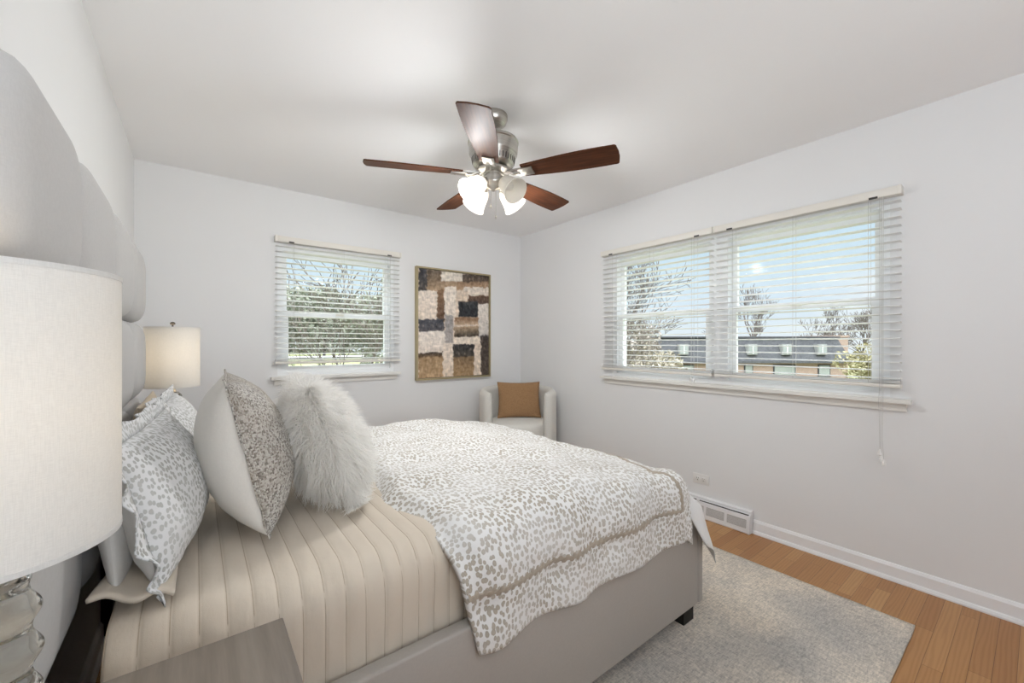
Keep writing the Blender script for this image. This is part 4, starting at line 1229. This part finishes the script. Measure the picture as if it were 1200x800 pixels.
hbox(MB(), La + .2, Lb - .4, DEP + .35, DEP + 9.7, zR, zR + 0.16).build('roof_cap', M['mansard'], house, False, True)
hbox(MB(), La - .35, Lb + .35, DEP - .5, DEP + .1, zE - .18, zE + .05).build('gutter', M['mansard'], house, False, True)
for u in (800, 840, 880, 920, 961):
    c = px(u, DEP)
    w = hbox(MB(), c - .52, c + .52, DEP - .35, DEP + .6, zE + 0.75, zE + 1.95).build('dormer_window', M['dormer'], house, False, True)
    hbox(MB(), c - .43, c + .43, DEP - .40, DEP - .34, zE + 0.85, zE + 1.85).build('pane', M['farpane'], house, False, True).parent = w
    hbox(MB(), c - .03, c + .03, DEP - .43, DEP - .39, zE + 0.85, zE + 1.85).build('mullion', M['vinyl'], house, False, True).parent = w
for u, hw in ((806, 0.7), (836, .55), (877, .5), (919, 1.25), (965.5, .7)):
    c = px(u, DEP)
    w = hbox(MB(), c - hw, c + hw, DEP - .06, DEP + .1, zE - 1.75, zE - 0.35).build('window', M['frameblack'], house, False, True)
    hbox(MB(), c - hw + .12, c + hw - .12, DEP - .10, DEP - .05, zE - 1.65, zE - 0.47).build('pane', M['farpane'], house, False, True).parent = w
hbox(MB(), Lb - 0.2, Lb + 1.4, DEP + 1.5, DEP + 9, GZ, zR + 0.1).build('stair_tower', M['brick'], house, False, True)
hbox(MB(), Lb - 0.3, Lb + 1.5, DEP + 1.4, DEP + 9.1, zR + 0.1, zR + 0.3).build('tower_cap', M['brick'], house, False, True)

# trees
def bare_tree(label, base, h, seed, spread=0.6, levels=5, twig=0.012, r0=None, lean=(0, 0), group='bare trees outside', split=0.28):
    R = random.Random(seed)
    root = thing('bare_tree', label, 'tree', base, group=group)
    tm = MB(); bmb = MB()
    def grow(p, d, L, r, lv):
        pts = [p]; rs = [r]; q = p.copy(); dd = d.copy()
        for i in range(3):
            dd = (dd + Vector((R.gauss(0, .10), R.gauss(0, .10), R.gauss(0.03, .06)))).normalized()
            q = q + dd * L / 3; pts.append(q.copy()); rs.append(max(twig, r * (1 - 0.32 * (i + 1) / 3)))
        (tm if lv == levels else bmb).tube(pts, rs, 6 if lv >= levels - 1 else 4, False)
        if lv == 0: return
        nk = R.choice((3, 3, 4)) if lv < levels else R.choice((4, 5))
        for _ in range(nk):
            i = R.choice((2, 3, 3)) if lv == levels else R.choice((1, 2, 3, 3))
            ax = Vector((R.gauss(0, 1), R.gauss(0, 1), R.gauss(0, 0.5))).normalized()
            nd = (dd + ax * spread * R.uniform(0.7, 1.3) + Vector((0, 0, 0.14))).normalized()
            grow(pts[i], nd, L * R.uniform(0.58, 0.80), rs[i] * 0.62, lv - 1)
    grow(Vector((0, 0, 0)), Vector((lean[0], lean[1], 1)).normalized(), h * 0.33, r0 or h * 0.02, levels)
    tm.build('trunk', M['bark'], root, True, fixn=False); bmb.build('branches', M['bark'], root, True, fixn=False)
    return root
def leafy(name, label, base, h, wdt, mat, n, leaf, seed, cat='tree', group=None, trunk=True, conical=0.0):
    R = random.Random(seed)
    root = thing(name, label, cat, base, group=group)
    vs = []; fs = []
    lobes = [(R.gauss(0, .3) * wdt, R.gauss(0, .3) * wdt, R.uniform(0.25, 0.85) * h, R.uniform(.22, .42) * wdt) for _ in range(16)]
    for i in range(n):
        if conical:
            z = h * (0.08 + 0.92 * R.random() ** 1.3); rad = wdt * (1 - z / h) * conical * (0.75 + 0.35 * sin(z * 7 / h * pi * 2)) * sqrt(R.uniform(.25, 1)); an = R.uniform(0, 2 * pi)
            c = Vector((rad * cos(an), rad * sin(an), z - 0.12 * rad))
        else:
            l = R.choice(lobes); d = Vector((R.gauss(0, 1), R.gauss(0, 1), R.gauss(0, 1))).normalized() * l[3] * R.uniform(.7, 1.05)
            c = Vector((l[0], l[1], l[2])) + d
            c.z = max(c.z, 0.05)
        a_ = Vector((R.gauss(0, 1), R.gauss(0, 1), R.gauss(0, 1))).normalized(); b_ = a_.cross(Vector((R.gauss(0, 1), R.gauss(0, 1), R.gauss(0, 1)))).normalized()
        s = leaf * R.uniform(.6, 1.4); b0 = len(vs)
        vs += [c - a_ * s, c + b_ * s * .45, c + a_ * s, c - b_ * s * .45]; fs.append((b0, b0 + 1, b0 + 2, b0 + 3))
    MB().add(vs, fs).build('foliage', mat, root, False, fixn=False)
    if trunk:
        MB().tube([(0, 0, 0), (0.02 * h, 0, h * .4), (0, 0.01 * h, h * .9)], [h * .022, h * .015, h * .005], 8).build('trunk', M['bark'], root, True)
    return root
# through the wide window
bare_tree('bare tall tree rising behind the roof in the right half of the wide window', V(px(897, 60), 62), 14.5, 3, 0.5, 5, 0.022)
bare_tree('bare tree behind the roof just left of the stair tower', V(px(958, 66), 66), 12.0, 5, 0.75, 5, 0.022)
bare_tree('bare tree beyond the right end of the apartment house', V(px(1028, 58), 59), 12.0, 8, 0.7, 5, 0.022)
bare_tree('small bare tree behind the left part of the roof', V(px(868, 60), 64), 9.5, 12, 0.6, 5, 0.022)
leafy('hedge', 'olive green hedge at the right end of the apartment house', V(px(1020, 36), 36), 5.2, 3.0, M['olive'], 2600, 0.16, 31, 'shrub', None, False)
bare_tree('dense bare tree close outside the left half of the wide window', V(px(716, 11), 11.5), 8.8, 17, 0.85, 6, 0.006, 0.15)
bare_tree('bare tree reaching over from beside the left half of the wide window', V(px(684, 19), 19), 10.5, 19, 0.8, 5, 0.010, 0.15, (0.25, -0.2))
leafy('hedge', 'dry beige brush outside the left half of the wide window', V(px(765, 26), 26), 4.5, 3.6, M['drybrush'], 4200, 0.13, 33, 'shrub', None, False)
leafy('hedge', 'tall grey thicket behind the beige brush in the left half of the wide window', V(px(752, 33), 33), 6.3, 4.6, M['thicket'], 6500, 0.13, 36, 'shrub', None, False)
leafy('hedge', 'grey dry brush at the far left behind the wide window', V(px(690, 46), 46), 7.0, 4.2, M['drybrush'], 3600, 0.14, 34, 'shrub', None, False)
# through the small window: a lawn rising to a pale road
def hz(x, y): return GZ + 3.75 * sstep(9, 30, y) * (1 - sstep(14, 24, x))
hl = MB().grid(lambda u, v: Vector((-30 + 56 * u, 8 + 60 * v, hz(-30 + 56 * u, 8 + 60 * v) + 0.02)), 56, 60).build('lawn_hill', M['grass'], None, True, fixn=False)
struct(hl)
rd = MB().grid(lambda u, v: Vector((-25 + 38 * u, 33 + 3.5 * v + 2 * u, hz(-25 + 38 * u, 33 + 3.5 * v) + 0.09)), 30, 3).build('road', M['asphalt'], None, True, fixn=False)
struct(rd)
for lab, x, y, h_, w_, n_, lf, sd in (
        ('tall grey-green evergreen filling the right half of the small window', 6.4, 15.5, 8.8, 2.6, 9000, 0.10, 41),
        ('pale evergreen across the road at the left of the small window', 2.6, 39.0, 5.2, 4.2, 7000, 0.17, 42),
        ('wide far evergreen across the road in the middle of the small window', 9.5, 41.0, 6.0, 4.6, 7000, 0.17, 43),
        ('far evergreen behind the tall one at the right of the small window', 15.6, 42.0, 7.0, 4.4, 6000, 0.17, 45)):
    leafy('evergreen_tree', lab, Vector((x, y, hz(x, y))), h_, w_, M['needle'], n_, lf, sd, 'tree', 'trees beyond the small window')
bare_tree('slim bare tree outside the small window', Vector((3.1, 12.5, hz(3.1, 12.5))), 8.4, 23, 0.75, 5, 0.008, 0.10)
leafy('hedge', 'long grey-green hedge closing the view behind the pale road', Vector((9.0, 62.0, hz(9.0, 62.0))), 6.0, 16.0, M['needle'], 12000, 0.32, 47, 'shrub', None, False)
